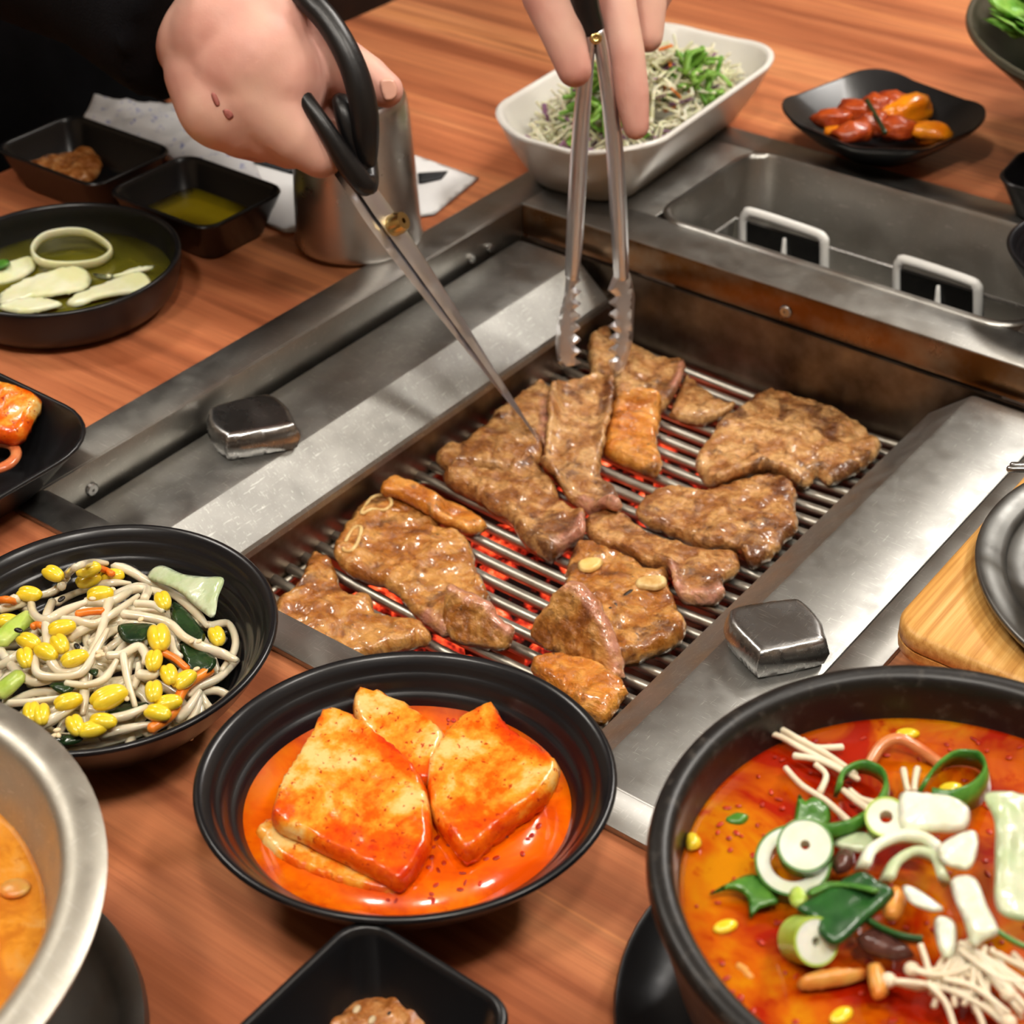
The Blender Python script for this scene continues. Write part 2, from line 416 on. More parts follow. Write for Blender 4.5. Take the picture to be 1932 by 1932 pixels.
def in_poly(p, poly):
    x, y = p[:, 0], p[:, 1]; ins = np.zeros(len(p), bool); n = len(poly); j = n-1
    for i in range(n):
        xi, yi = poly[i]; xj, yj = poly[j]
        cnd = ((yi > y) != (yj > y)) & (x < (xj-xi)*(y-yi)/(yj-yi+1e-15)+xi)
        ins ^= cnd; j = i
    return ins
def seg_dist(p, poly, closed=True):
    a = np.asarray(poly); b = np.roll(a, -1, 0)
    if not closed: a, b = a[:-1], b[:-1]
    d = np.full(len(p), 1e9)
    for q, s in zip(a, b):
        e = s-q; t = np.clip(((p-q)@e)/(e@e+1e-18), 0, 1); d = np.minimum(d, np.linalg.norm(p-q-t[:, None]*e, axis=1))
    return d
def slab(outline, frame, thick, res=0.002, edge=0.004, amp=0.0, nscale=120, seed=1.0, rag=0.0, wave=None, cut=None, smooth_outline=True, fibre=0.0, fib_dir=0.6, bottom_amp=0.3, dome=0.0):
    """solid sheet from an outline in the plane of FRAME (o, ex, ey, ez); thickness along ez, with rounded edge, relief and ragged rim"""
    o, ex, ey, ez = [np.asarray(q, float) for q in frame]
    poly = np.asarray(outline, float)
    if smooth_outline: poly = catmull(poly, 6, True)
    L = np.r_[0, np.cumsum(np.linalg.norm(np.roll(poly, -1, 0)-poly, axis=1))]
    m = max(12, int(L[-1]/res)); t = np.linspace(0, L[-1], m, endpoint=False)
    pc = np.r_[poly, poly[:1]]
    poly = np.stack([np.interp(t, L, pc[:, 0]), np.interp(t, L, pc[:, 1])], -1)
    if rag:
        ctr = poly.mean(0)
        poly = poly+np.array([[ns(q, 260, seed), ns(q, 260, seed+9)] for q in poly])*rag
    lo, hi = poly.min(0), poly.max(0)
    gx, gy = np.meshgrid(np.arange(lo[0], hi[0], res), np.arange(lo[1], hi[1], res*0.87))
    gx[1::2] += res/2
    g = np.stack([gx.ravel(), gy.ravel()], -1); g += rng.uniform(-.15, .15, g.shape)*res
    if len(g):
        g = g[in_poly(g, poly)]
    if len(g): g = g[seg_dist(g, poly) > 0.55*res]
    pts = np.concatenate([poly, g]) if len(g) else poly
    nb = len(poly)
    v2, e2, f2, _, _, _ = delaunay_2d_cdt([Vector(q) for q in pts], [(i, (i+1) % nb) for i in range(nb)], [], 1, 1e-7)
    p = np.array([v[:] for v in v2]); d = seg_dist(p, poly); d[d < 1e-6] = 0
    q = np.clip(d/edge, 0, 1); prof = np.sqrt(np.clip(1-(1-q)**2, 0, 1))
    cth, sth = math.cos(fib_dir), math.sin(fib_dir)
    nz = np.zeros(len(p)); nb2 = np.zeros(len(p)); wv = np.zeros(len(p))
    for i, s in enumerate(p):
        if amp:
            nz[i] = amp*(ns(s, nscale, seed)+0.5*ns(s, nscale*2.2, seed+3)+0.3*ns(s, nscale*4.6, seed+6))
        if fibre:
            a = s[0]*cth+s[1]*sth; b = -s[0]*sth+s[1]*cth
            nz[i] += fibre*ns((a*60, b*420), 1.0, seed+5)
        if wave: wv[i] = wave(s[0], s[1])
    top = thick*0.5*prof+nz*np.minimum(prof+0.15, 1)*(d > 0)+wv+dome*prof*np.clip(d/(3*edge), 0, 1)
    bot = -thick*0.5*prof+nz*bottom_amp*(d > 0)+wv
    inner = d > 0; idx = np.arange(len(p)); bi = np.full(len(p), -1); bi[~inner] = idx[~inner]
    bi[inner] = len(p)+np.arange(inner.sum())
    V2 = np.concatenate([p, p[inner]]); Z = np.concatenate([top, bot[inner]])
    V = o+V2[:, :1]*ex+V2[:, 1:2]*ey+Z[:, None]*ez
    F = []
    for f in f2:
        F.append(tuple(f)); F.append(tuple(int(bi[i]) for i in reversed(f)))
    attrs = None
    if cut is not None:
        dd = seg_dist(V2, np.asarray(cut), False); attrs = {'cut': np.clip(1.6-dd/0.0032, 0, 1)}
    else: attrs = {'cut': np.zeros(len(V))}
    return V, F, attrs
def hframe(c): return (np.array(c, float), np.array([1., 0, 0]), np.array([0, 1., 0]), np.array([0, 0, 1.]))
def px_slab(px, z, thick, **k):
    """outline traced in pixels and laid on the level plane z; the sheet sits around that plane"""
    w_ = np.array([P(x, y, z) for x, y in px]); c = np.r_[w_[:, :2].mean(0), z]
    if k.get('cut') is not None:
        k['cut'] = np.array([P(x, y, z)[:2] for x, y in k['cut']])-c[:2]
    return slab(w_[:, :2]-c[:2], hframe(c), thick, **k)
def px_plane_slab(px, pt, nrm, thick, **k):
    nrm = unit(nrm); ex = np.cross([0, 0, 1.], nrm); ex = unit(ex) if np.linalg.norm(ex) > 1e-4 else np.array([1., 0, 0]); ey = np.cross(nrm, ex)
    w_ = np.array([PL(x, y, pt, nrm) for x, y in px]); c = w_.mean(0)
    loc = lambda q: np.array([np.dot(q-c, ex), np.dot(q-c, ey)])
    if k.get('cut') is not None:
        k['cut'] = np.array([loc(PL(x, y, pt, nrm)) for x, y in k['cut']])
    return slab([loc(q) for q in w_], (c, ex, ey, nrm), thick, **k)

# ================================================================== THE ROOM
def struct(name, lo, hi, mat):
    V, F = box(lo, hi); return mk(name, V, F, mat, smooth=False, kind='structure')
struct('floor', (-2.6, -2.4, -0.80), (2.4, 3.2, -0.75), 'floor_tile')
struct('ceiling', (-2.6, -2.4, 1.85), (2.4, 3.2, 1.90), 'ceiling_paint')
struct('wall_left', (-2.65, -2.4, -0.75), (-2.6, 3.2, 1.85), 'wall_paint')
struct('wall_right', (2.4, -2.4, -0.75), (2.45, 3.2, 1.85), 'wall_paint')
struct('wall_back', (-2.6, 3.2, -0.75), (2.4, 3.25, 1.85), 'wall_paint')
struct('wall_front', (-2.6, -2.45, -0.75), (2.4, -2.4, 1.85), 'wall_paint')
for k, (x, y, z, wt, rad, colr) in enumerate(LAMPS):
    ld = bpy.data.lights.new('ceiling_lamp_offscreen', 'POINT'); ld.energy = wt; ld.shadow_soft_size = rad; ld.color = colr
    lo_ = bpy.data.objects.new('ceiling_lamp_offscreen', ld); COL.objects.link(lo_); lo_.location = (x, y, z)

# ================================================================== TABLE
TX0, TX1, TY0, TY1 = -0.456, 0.456, -1.05, 1.25
tb = empty('dining_table', (0, 0, -0.75), 'reddish brown wood grain dining table with the steel grill set into it', 'table')
HX0, HX1, HY0, HY1 = -0.180, 0.180, -0.186, 0.334
parts = [box((TX0, TY0, -0.03), (HX0, TY1, 0)), box((HX1, TY0, -0.03), (TX1, TY1, 0)),
         box((HX0, TY0, -0.03), (HX1, HY0, 0)), box((HX0, HY1, -0.03), (HX1, TY1, 0))]
V, F = join(parts); mk('table_top', V, F, 'table_wood', tb, smooth=False)
for sx in (-1, 1):
    for yy in (TY0+0.08, TY1-0.08):
        V, F = bevel_box((sx*0.40-0.03, yy-0.03, -0.75), (sx*0.40+0.03, yy+0.03, -0.03), 0.004)
        mk('leg', V, F, 'dark_leather', tb)

# ================================================================== ROASTER SET IN THE TABLE
ro = empty('table_grill', (0, 0, -0.12), 'stainless steel charcoal grill set into the middle of the wooden table', 'grill')
FZ = 0.003
strips = [(-0.193, -0.195, -0.170, 0.345), (0.1745, -0.195, 0.190, 0.345), (-0.170, -0.195, 0.1745, -0.178),
          (-0.170, 0.180, 0.1745, 0.212), (-0.170, 0.322, 0.1745, 0.345), (-0.170, 0.212, -0.097, 0.322), (0.124, 0.212, 0.1745, 0.322)]
V, F = join([bevel_box((a, b, -0.0005), (c, d, FZ), 0.0009, 2) for a, b, c, d in strips])
mk('frame', V, F, 'steel', ro, sharp=35)
FACE = {}
for nm, lo, hi, mt in (('rail_face', (-0.1715, -0.1855, -0.024), (-0.1690, 0.181, 0.0026), 'steel'),
                       ('rail_face', (0.1735, -0.1855, -0.024), (0.1760, 0.181, 0.0022), 'steel'),
                       ('splash_face', (-0.169, 0.1795, -0.0165), (0.1735, 0.1830, 0.0024), 'steel_tarnish'),
                       ('near_face', (-0.169, -0.1800, -0.0300), (0.1735, -0.1765, 0.0022), 'steel')):
    V, F = bevel_box(lo, hi, 0.0008, 2); FACE[(nm, lo[0] < 0)] = mk(nm, V, F, mt, ro, sharp=35)

# side panels with the slope down to the pit
def panel(s):
    y0, y1 = -0.1725, 0.1720
    sec = [(0.1655, -0.034), (0.1655, -0.0178), (0.1645, -0.0158), (0.1625, -0.0150), (0.1235, -0.0150), (0.1215, -0.0155),
           (0.1010, -0.0335), (0.1000, -0.0355), (0.1000, -0.0390), (0.1014, -0.0390), (0.1020, -0.0350), (0.1222, -0.0172), (0.1235, -0.0168), (0.1620, -0.0168), (0.1637, -0.0185), (0.1637, -0.034)]
    cpts = []
    ys = [(y0, 0.003), (y0+0.0009, 0.0009), (y0+0.003, 0)] + [(y, 0) for y in np.linspace(y0+0.01, y1-0.012, 6)] + [(y1-0.003, 0), (y1-0.0009, 0.0009), (y1, 0.003)]
    rings = [np.array([(s*x, y, z-dz) for x, z in (sec if s > 0 else sec[::-1])]) for y, dz in ys]
    return loft(rings)
PAN = {}
for s in (-1, 1):
    V, F = panel(s); PAN[s] = mk('side_panel', V, F, 'steel_panel', ro, sharp=22)
# ledges under the panels, pit walls and pit floor
parts = []
for s in (-1, 1):
    parts.append(box((min(s*0.1005, s*0.1035), -0.1735, -0.120), (max(s*0.1005, s*0.1035), 0.1795, -0.036)))
    parts.append(box((min(s*0.1035, s*0.178), -0.1765, -0.038), (max(s*0.1035, s*0.178), 0.1795, -0.034)))
parts.append(box((-0.1005, -0.1765, -0.120), (0.1005, -0.1735, -0.020)))
parts.append(box((-0.1745, 0.1770, -0.120), (0.1745, 0.1795, -0.0175)))
parts.append(box((-0.1035, -0.1765, -0.123), (0.1035, 0.1795, -0.120)))
V, F = join(parts); mk('fire_pit', V, F, 'steel_burnt', ro, smooth=False)
def disc(c, nrm, r, h, n=16):
    nrm = unit(nrm); a = unit(np.cross(nrm, [0.3, 0.2, 0.9])); b = np.cross(nrm, a); t = np.linspace(0, 2*np.pi, n, endpoint=False)
    ring = lambda rr, hh: np.array(c)+nrm*hh+rr*(np.cos(t)[:, None]*a+np.sin(t)[:, None]*b)
    return loft([ring(r, -0.001), ring(r, h*0.6), ring(r*0.8, h), ring(r*0.25, h), ring(r*0.2, h*0.55)])
for (px, py), nrm, pt, r in (((172, 923), (1, 0, 0), (-0.169, 0, 0), 0.0034), ((108, 960), (1, 0, 0), (-0.169, 0, 0), 0.0050), ((888, 488), (1, 0, 0), (-0.169, 0, 0), 0.0028),
                             ((925, 467), (1, 0, 0), (-0.169, 0, 0), 0.0030), ((1483, 587), (0, -1, 0), (0, 0.1795, 0), 0.0036)):
    V, F = disc(PL(px, py, pt, np.array(nrm, float)), nrm, r, 0.0016); mk('screw', V, F, 'steel_knob', FACE[('rail_face' if nrm[0] else 'splash_face', True)], sharp=40)

KN = [([(1366, 1180), (1384, 1163), (1484, 1148), (1515, 1153), (1551, 1190), (1561, 1222), (1556, 1238), (1440, 1262), (1420, 1255), (1372, 1205)], 'panel_knob'),
      ([(391, 806), (400, 786), (482, 764), (520, 764), (549, 786), (561, 812), (558, 828), (438, 850), (420, 846), (396, 828)], 'panel_knob')]
for px, nm in KN:
    V, F, A = px_slab(px, -0.0080, 0.0150, res=0.0016, edge=0.0040)
    mk(nm, V, F, 'steel_knob', PAN[1 if px[0][0] > 900 else -1], attrs=None, sharp=60)

# basin behind the fire
cxb, cyb, ax_, by_ = 0.0135, 0.267, 0.1105, 0.055
rings = [rrect(ax_+0.003, by_+0.003, 0.021, 0.0030, cx=cxb, cy=cyb), rrect(ax_+0.002, by_+0.002, 0.020, 0.0044, cx=cxb, cy=cyb), rrect(ax_-0.0005, by_-0.0005, 0.018, 0.0044, cx=cxb, cy=cyb),
         rrect(ax_-0.002, by_-0.002, 0.017, 0.0015, cx=cxb, cy=cyb), rrect(ax_-0.003, by_-0.003, 0.016, -0.040, cx=cxb, cy=cyb), rrect(ax_-0.008, by_-0.008, 0.014, -0.050, cx=cxb, cy=cyb)]
V, F = loft(rings, cap0=False); mk('basin', V, F, 'steel', ro, sharp=60)
tr = empty('grease_tray', (0.015, 0.25, -0.050), 'steel tray with two white framed handles in the basin behind the grill', 'tray')
parts = [box((-0.082, 0.2755, -0.050), (0.112, 0.2770, -0.020)), box((-0.082, 0.222, -0.050), (-0.0805, 0.2770, -0.020)),
         box((0.1105, 0.222, -0.050), (0.112, 0.2770, -0.020)), box((-0.082, 0.222, -0.050), (0.112, 0.2235, -0.020)), box((-0.082, 0.222, -0.0505), (0.112, 0.277, -0.0490))]
V, F = join(parts); trb = mk('tray_body', V, F, 'steel', tr, smooth=False)
V, F = tube([(-0.081, 0.224, -0.0195), (-0.081, 0.276, -0.0195), (0.111, 0.276, -0.0195), (0.111, 0.224, -0.0195)], 0.0011, 6, 1); mk('rolled_edge', V, F, 'steel_knob', trb)
for px0 in ((1405, 402), (1695, 492)):
    o = np.array(px0, float)
    pl = lambda a, b, yy=0.2748: PL(o[0]+a, o[1]+b, (0, yy, 0), np.array([0, 1., 0]))
    hd = mk('handle_frame', *tube([pl(-2, 62), pl(-2, 16), pl(4, 2), pl(18, 0), pl(128, 36), pl(148, 48), pl(150, 60), pl(150, 112)], 0.0030, 8, 4), 'white_plastic', tr)
    q = [pl(8, 14, 0.2752), pl(147, 56, 0.2752), pl(147, 112, 0.2752), pl(8, 66, 0.2752)]
    V, F = loft([np.array(q), np.array(q)+np.array([0, -0.0026, 0])]); mk('handle_plate', V, F, 'black_enamel', hd, smooth=False)
    V, F = tube([pl(75, 48, 0.272), pl(73, 90, 0.270)], [0.0011, 0.0022], 8, 3); mk('handle_lever', V, F, 'white_plastic', hd)

# grate
gr = empty('grill_grate', (0, 0, -0.066), 'wire grate of parallel steel rods over the glowing coals', 'grate')
y0 = P(518.6, 1095, -0.061)[1]; k0 = math.ceil((-0.166-y0)/0.0108); k1 = math.floor((0.172-y0)/0.0108)
xs = np.linspace(-0.1015, 0.1015, 15)
rod = None
for k in range(k0, k1+1):
    if rod is None:
        V, F = tube([(x, 0, -0.0605-0.0040*(1-(x/0.1015)**2)) for x in xs], 0.0026, 8, 1)
        rod = mk('rod', V+np.array([0, y0+k*0.0108, 0]), F, 'steel_rod', gr); kr = k
    else:
        c = rod.copy(); COL.objects.link(c); c.location = rod.location+Vector((0, (k-kr)*0.0108, 0)); c.parent = gr
for s in (-1, 1):
    V, F = tube([(s*0.0985, -0.170, -0.0648), (s*0.0985, 0.174, -0.0648)], 0.0020, 8, 2); mk('side_bar', V, F, 'steel_rod', gr)

# coals
def lumps(n, xr, yr, zr, r0, r1):
    parts = []
    bm0 = bmesh.new(); bmesh.ops.create_icosphere(bm0, subdivisions=2, radius=1.0); bm0.verts.index_update()
    B = np.array([v.co[:] for v in bm0.verts]); BF = [[v.index for v in f.verts] for f in bm0.faces]; bm0.free()
    for _ in range(n):
        c = np.array([random.uniform(*xr), random.uniform(*yr), random.uniform(*zr)]); s = np.array([random.uniform(r0, r1), random.uniform(r0, r1), random.uniform(r0, r1)*0.7])
        sd = random.uniform(0, 90); w_ = np.array([1+0.45*ns(b, 1.7, sd) for b in B])
        parts.append((B*w_[:, None]*s+c, BF))
    return join(parts)
V, F = lumps(115, (-0.082, 0.026), (-0.152, 0.156), (-0.108, -0.098), 0.007, 0.018)
mk('charcoal_bed', V, F, 'ember', label='bed of glowing red charcoal under the grate', cat='charcoal', kind='stuff', smooth=False)
V, F = lumps(60, (0.056, 0.086), (-0.152, 0.156), (-0.111, -0.102), 0.006, 0.012)
mk('spent_charcoal', V, F, 'char', label='dark burnt out charcoal along one side of the fire pit', cat='charcoal', kind='stuff', smooth=False)

# ================================================================== MEAT ON THE GRATE
GZ = -0.0590      # level of the rods where the meat lies
A1 = lambda l: cr(500, 600, 2.972, l)
A2 = lambda l: cr(800, 600, 3.864, l)
A3 = lambda l: cr(1150, 650, 3.389, l)
A4 = lambda l: cr(950, 950, 3.864, l)
GRP = 'pieces of meat on the grate'
MEAT_BVH = []
def rod_top(x): return -0.0605-0.0040*(1-min(1.0, (x/0.1015)**2))+0.0026
def rest_field(lo, hi, skip=0, st=0.002):
    """height of what lies under a piece: the rods or the pieces already there, eased so that meat can bend over it"""
    xs_ = np.arange(lo[0]-0.008, hi[0]+0.010, st); ys_ = np.arange(lo[1]-0.008, hi[1]+0.010, st); Hf = np.zeros((len(xs_), len(ys_)))
    for a, x in enumerate(xs_):
        for b, y in enumerate(ys_):
            h = rod_top(x)
            for t in MEAT_BVH:
                q = t.ray_cast(Vector((x, y, 0.06)), Vector((0, 0, -1)))[0]
                if q is not None: h = max(h, q.z)
            Hf[a, b] = h
    sh = lambda A: [np.roll(np.roll(A, i_, 0), j_, 1) for i_ in (-1, 0, 1) for j_ in (-1, 0, 1)]
    Hf = np.max(sh(Hf), 0)
    for _ in range(2): Hf = np.mean(sh(Hf), 0)
    def f(x, y):
        u = min(max((x-xs_[0])/st, 0), len(xs_)-1.001); v = min(max((y-ys_[0])/st, 0), len(ys_)-1.001); a, b = int(u), int(v); u -= a; v -= b
        return (Hf[a, b]*(1-u)+Hf[a+1, b]*u)*(1-v)+(Hf[a, b+1]*(1-u)+Hf[a+1, b+1]*u)*v
    return f
def on_meat(px, py, up=0.0):
    """where the line of sight meets the pieces built so far"""
    best = None
    for t in MEAT_BVH:
        q = t.ray_cast(Vector(CAM), Vector(unit(ray(px, py))))
        if q[0] is not None and (best is None or q[3] < best[1]): best = (np.array(q[0]), q[3])
    return best[0]+np.array([0, 0, up])
def meat(label, px, z, thick, mat, seed, cut=None, amp=0.0011, fibre=0.0005, fib=0.6, wave=None, edge=0.0045, name='grilled_meat', ns_=150, dome=0.001):
    z0 = max(-0.0612+thick/2, z-0.0055); w_ = np.array([P(x, y, z0) for x, y in px]); c = w_[:, :2].mean(0)
    ol = c+(w_[:, :2]-c)*1.010; ol[:, 0] = np.clip(ol[:, 0], -0.0980, 0.0985); ol[:, 1] = np.clip(ol[:, 1], -0.1700, 0.1735)     # the pit walls hold it in
    f = rest_field(ol.min(0), ol.max(0)); wv = lambda x, y: f(c[0]+x, c[1]+y)-(z0-thick/2)-0.0006+(0.45*wave(x, y)+0.0004 if wave else 0.0)
    if cut is not None: cut = np.array([P(x, y, z0)[:2] for x, y in cut])-c
    V, F, A = slab(ol-c, hframe((c[0], c[1], z0)), thick, res=0.0014, edge=edge, amp=amp, nscale=ns_, seed=seed, rag=0.0011, cut=cut, fibre=fibre, fib_dir=fib, wave=wv, dome=dome, bottom_amp=0.15)
    MEAT_BVH.append(BVHTree.FromPolygons([tuple(v) for v in V], [tuple(map(int, q)) for q in F]))
    return mk(name, V, F, mat, label=label, cat='meat', group=GRP, attrs=A)
def wavy(ax, ay, fx, fy, ph=0.0):
    return lambda x, y: ax*math.sin(x*fx+ph)+ay*math.sin(y*fy+ph*1.7)

ribs = meat('glossy grilled rib slice with two bone rings and folded brown surface',
     A1([(390, 1330), (430, 1240), (490, 1100), (560, 1040), (650, 990), (760, 1010), (900, 1060), (1000, 1110), (970, 1190), (1080, 1210), (1160, 1300), (1180, 1400), (1240, 1520), (1250, 1620), (1130, 1740), (1010, 1770), (900, 1700), (800, 1620), (750, 1560), (650, 1500), (500, 1450), (420, 1400)]),
     GZ+0.0075, 0.0095, 'meat_glazed', 1.0, cut=A1([(900, 1700), (1010, 1770)]), amp=0.0017, fibre=0.0009, fib=0.9, wave=wavy(0.0016, 0.0012, 150, 180))
for pts, r in ((A1([(600, 1010), (680, 1000), (710, 1040), (670, 1080), (600, 1075), (540, 1100)]), 0.0011), (A1([(500, 1180), (540, 1180), (520, 1260), (480, 1310), (440, 1300), (460, 1240)]), 0.0011)):
    V, F = tube([on_meat(x, y, 0.0002) for x, y in pts], r*0.9, 8, 4, closed=True); mk('bone_ring', V, F, 'bone', ribs)
meat('smooth orange glazed meat flap lying across the ribs',
     A1([(650, 1000), (680, 930), (780, 900), (900, 930), (1050, 960), (1150, 1000), (1245, 1070), (1150, 1110), (1000, 1120), (850, 1060), (740, 1020)]),
     GZ+0.0175, 0.008, 'meat_orange', 2.0, amp=0.0007, fibre=0.0006, fib=-0.2)
meat('glazed meat with a pointed fold, in the pit corner by the sprout plate',
     A1([(70, 1620), (140, 1570), (210, 1500), (260, 1360), (320, 1360), (400, 1440), (415, 1500), (470, 1580), (520, 1560), (600, 1590), (620, 1660), (700, 1680), (850, 1720), (930, 1800), (800, 1850), (500, 1890), (260, 1900), (160, 1850), (75, 1800)]),
     GZ+0.008, 0.009, 'meat_glazed', 3.0, amp=0.0016, fibre=0.0010, fib=1.1, wave=wavy(0.002, 0.0016, 190, 140, 0.8))
bone_meat = meat('thick glazed meat with a round bone end and a square bone on top',
     A4([(520, 340), (620, 310), (800, 370), (920, 420), (1050, 520), (1180, 520), (1210, 640), (1260, 740), (1270, 830), (1330, 910), (1290, 1030), (1100, 1110), (930, 1150), (760, 1100), (600, 900), (470, 700), (450, 560)]),
     GZ+0.0085, 0.012, 'meat_glazed', 5.0, amp=0.0016, fibre=0.0006, wave=wavy(0.0012, 0.0014, 170, 150, 2.0))
V, F, A = px_slab(A4([(545, 430), (620, 400), (720, 410), (710, 460), (640, 500), (560, 490)]), on_meat(1114, 1066)[2]+0.0013, 0.0034, res=0.0011, edge=0.0022); mk('bone_end', V, F, 'garlic', bone_meat)
V, F, A = px_slab(A4([(960, 570), (1010, 545), (1170, 535), (1185, 600), (1110, 630), (980, 615)]), on_meat(1226, 1101)[2]+0.0014, 0.0040, res=0.0011, edge=0.0018, amp=0.0003); mk('bone_end', V, F, 'bone', bone_meat)
V, F, A = px_slab(A4([(760, 760), (900, 640), (960, 620), (900, 690), (800, 780)]), on_meat(1173, 1131)[2]-0.0009, 0.0014, res=0.0011, edge=0.0010, amp=0.0004); mk('char_mark', V, F, 'char', bone_meat)
meat('long brown meat strip with a pink cut end beside the sloped steel edge',
     A4([(600, 130), (720, 80), (900, 110), (970, 170), (1060, 240), (1300, 330), (1480, 370), (1640, 370), (1720, 440), (1700, 520), (1600, 600), (1610, 690), (1530, 740), (1350, 720), (1240, 690), (1200, 560), (1050, 500), (880, 410), (780, 350), (700, 300), (620, 230)]),
     GZ+0.0080, 0.010, 'meat_brown', 6.0, cut=A4([(1220, 590), (1260, 700), (1370, 722), (1530, 735), (1590, 690)]), amp=0.0014, fibre=0.0006, wave=wavy(0.001, 0.0012, 160, 130, 1.0))
meat('broad brown meat slice with charred edge touching the sloped steel side',
     A3([(170, 1080), (240, 980), (400, 930), (600, 950), (720, 910), (850, 880), (1000, 860), (1100, 880), (1190, 970), (1180, 1090), (1200, 1190), (1130, 1270), (1000, 1390), (900, 1430), (830, 1370), (800, 1320), (620, 1310), (480, 1240), (350, 1180), (250, 1150)]),
     GZ+0.0085, 0.010, 'meat_brown', 7.0, amp=0.0016, fibre=0.0005, wave=wavy(0.0014, 0.001, 140, 170, 0.3))
meat('largest wrinkled light brown meat slice, lying below the basin beside the sloped steel',
     A3([(560, 720), (640, 600), (700, 510), (760, 460), (850, 400), (980, 310), (1100, 290), (1220, 330), (1330, 340), (1440, 410), (1500, 480), (1620, 540), (1660, 620), (1730, 680), (1600, 820), (1450, 880), (1390, 890), (1320, 830), (1290, 890), (1190, 920), (1080, 870), (900, 880), (700, 920), (590, 830)]),
     GZ+0.0085, 0.010, 'meat_pale', 8.0, amp=0.0019, fibre=0.0009, fib=0.2, wave=wavy(0.0014, 0.0014, 120, 200, 1.4))
meat('small light brown triangle of meat tucked behind the folded piece under the tongs',
     A3([(390, 430), (440, 300), (490, 200), (560, 260), (720, 370), (810, 410), (700, 460), (560, 490), (400, 450)]),
     GZ+0.0075, 0.009, 'meat_pale', 10.0, amp=0.0013)
meat('folded meat piece gripped by the tongs beside the pit wall',
     A2([(1190, 200), (1240, 100), (1330, 90), (1400, 190), (1500, 200), (1650, 280), (1780, 320), (1890, 310), (1900, 400), (1840, 540), (1700, 640), (1500, 590), (1390, 560), (1340, 450), (1230, 390)]),
     GZ+0.0120, 0.012, 'meat_pale', 9.0, cut=A2([(1895, 420), (1840, 540)]), amp=0.0016, wave=wavy(0.0016, 0.0014, 130, 130, 0.2))
meat('squarish orange brown piece of meat with straight cut sides, mid grate',
     A2([(1390, 640), (1680, 660), (1720, 740), (1700, 900), (1730, 1050), (1690, 1130), (1500, 1070), (1320, 980), (1310, 880), (1360, 730)]),
     GZ+0.0075, 0.009, 'meat_orange', 11.0, amp=0.0012, fibre=0.0008, fib=0.1)
meat('small meat slice behind the scissor tip, against the pit wall',
     A2([(480, 620), (560, 560), (700, 490), (800, 460), (880, 480), (960, 560), (930, 760), (890, 900), (800, 870), (700, 780), (540, 760), (500, 700)]),
     GZ+0.0110, 0.009, 'meat_pale', 13.0, cut=A2([(900, 640), (890, 900)]), amp=0.0015)
meat('brown meat slice with dark pepper specks beside the scissor tip',
     A2([(90, 1030), (190, 950), (280, 960), (400, 850), (520, 790), (700, 830), (850, 940), (870, 1010), (800, 1080), (680, 1150), (500, 1130), (300, 1110), (180, 1110), (110, 1080)]),
     GZ+0.0085, 0.010, 'meat_brown', 14.0, amp=0.0015, wave=wavy(0.0012, 0.0012, 150, 150, 0.9))
meat('chunky brown meat piece in the middle of the grate with a fatty end',
     A2([(150, 1180), (220, 1130), (400, 1140), (600, 1160), (780, 1100), (860, 1150), (950, 1240), (1000, 1350), (1150, 1450), (1165, 1600), (1100, 1660), (1000, 1700), (930, 1750), (830, 1700), (680, 1560), (600, 1450), (480, 1390), (350, 1300), (180, 1230)]),
     GZ+0.0090, 0.012, 'meat_brown', 15.0, cut=A2([(1165, 1560), (1100, 1660), (1010, 1690)]), amp=0.0016, wave=wavy(0.0012, 0.0012, 150, 150, 2.2))
meat('long strip of meat being cut by the scissors, pink at its cut end',
     A2([(1130, 420), (1260, 400), (1370, 480), (1380, 600), (1350, 750), (1310, 900), (1290, 1080), (1400, 1160), (1440, 1330), (1420, 1430), (1300, 1380), (1150, 1290), (1000, 1220), (870, 1130), (850, 1040), (880, 930), (900, 760), (900, 640), (950, 500)]),
     GZ+0.0150, 0.009, 'meat_pale', 12.0, cut=A2([(1150, 1290), (1300, 1380), (1420, 1430)]), amp=0.0015, fibre=0.0006, wave=wavy(0.0016, 0.0014, 110, 140, 0.5))
meat('golden orange piece of meat half hidden by the radish kimchi bowl',
     A4([(200, 1200), (320, 1138), (480, 1152), (640, 1184), (785, 1272), (905, 1400), (850, 1480), (740, 1610), (600, 1560), (400, 1400)]),
     GZ+0.0085, 0.011, 'meat_orange', 16.0, amp=0.0014, wave=wavy(0.001, 0.001, 160, 160, 0.1))
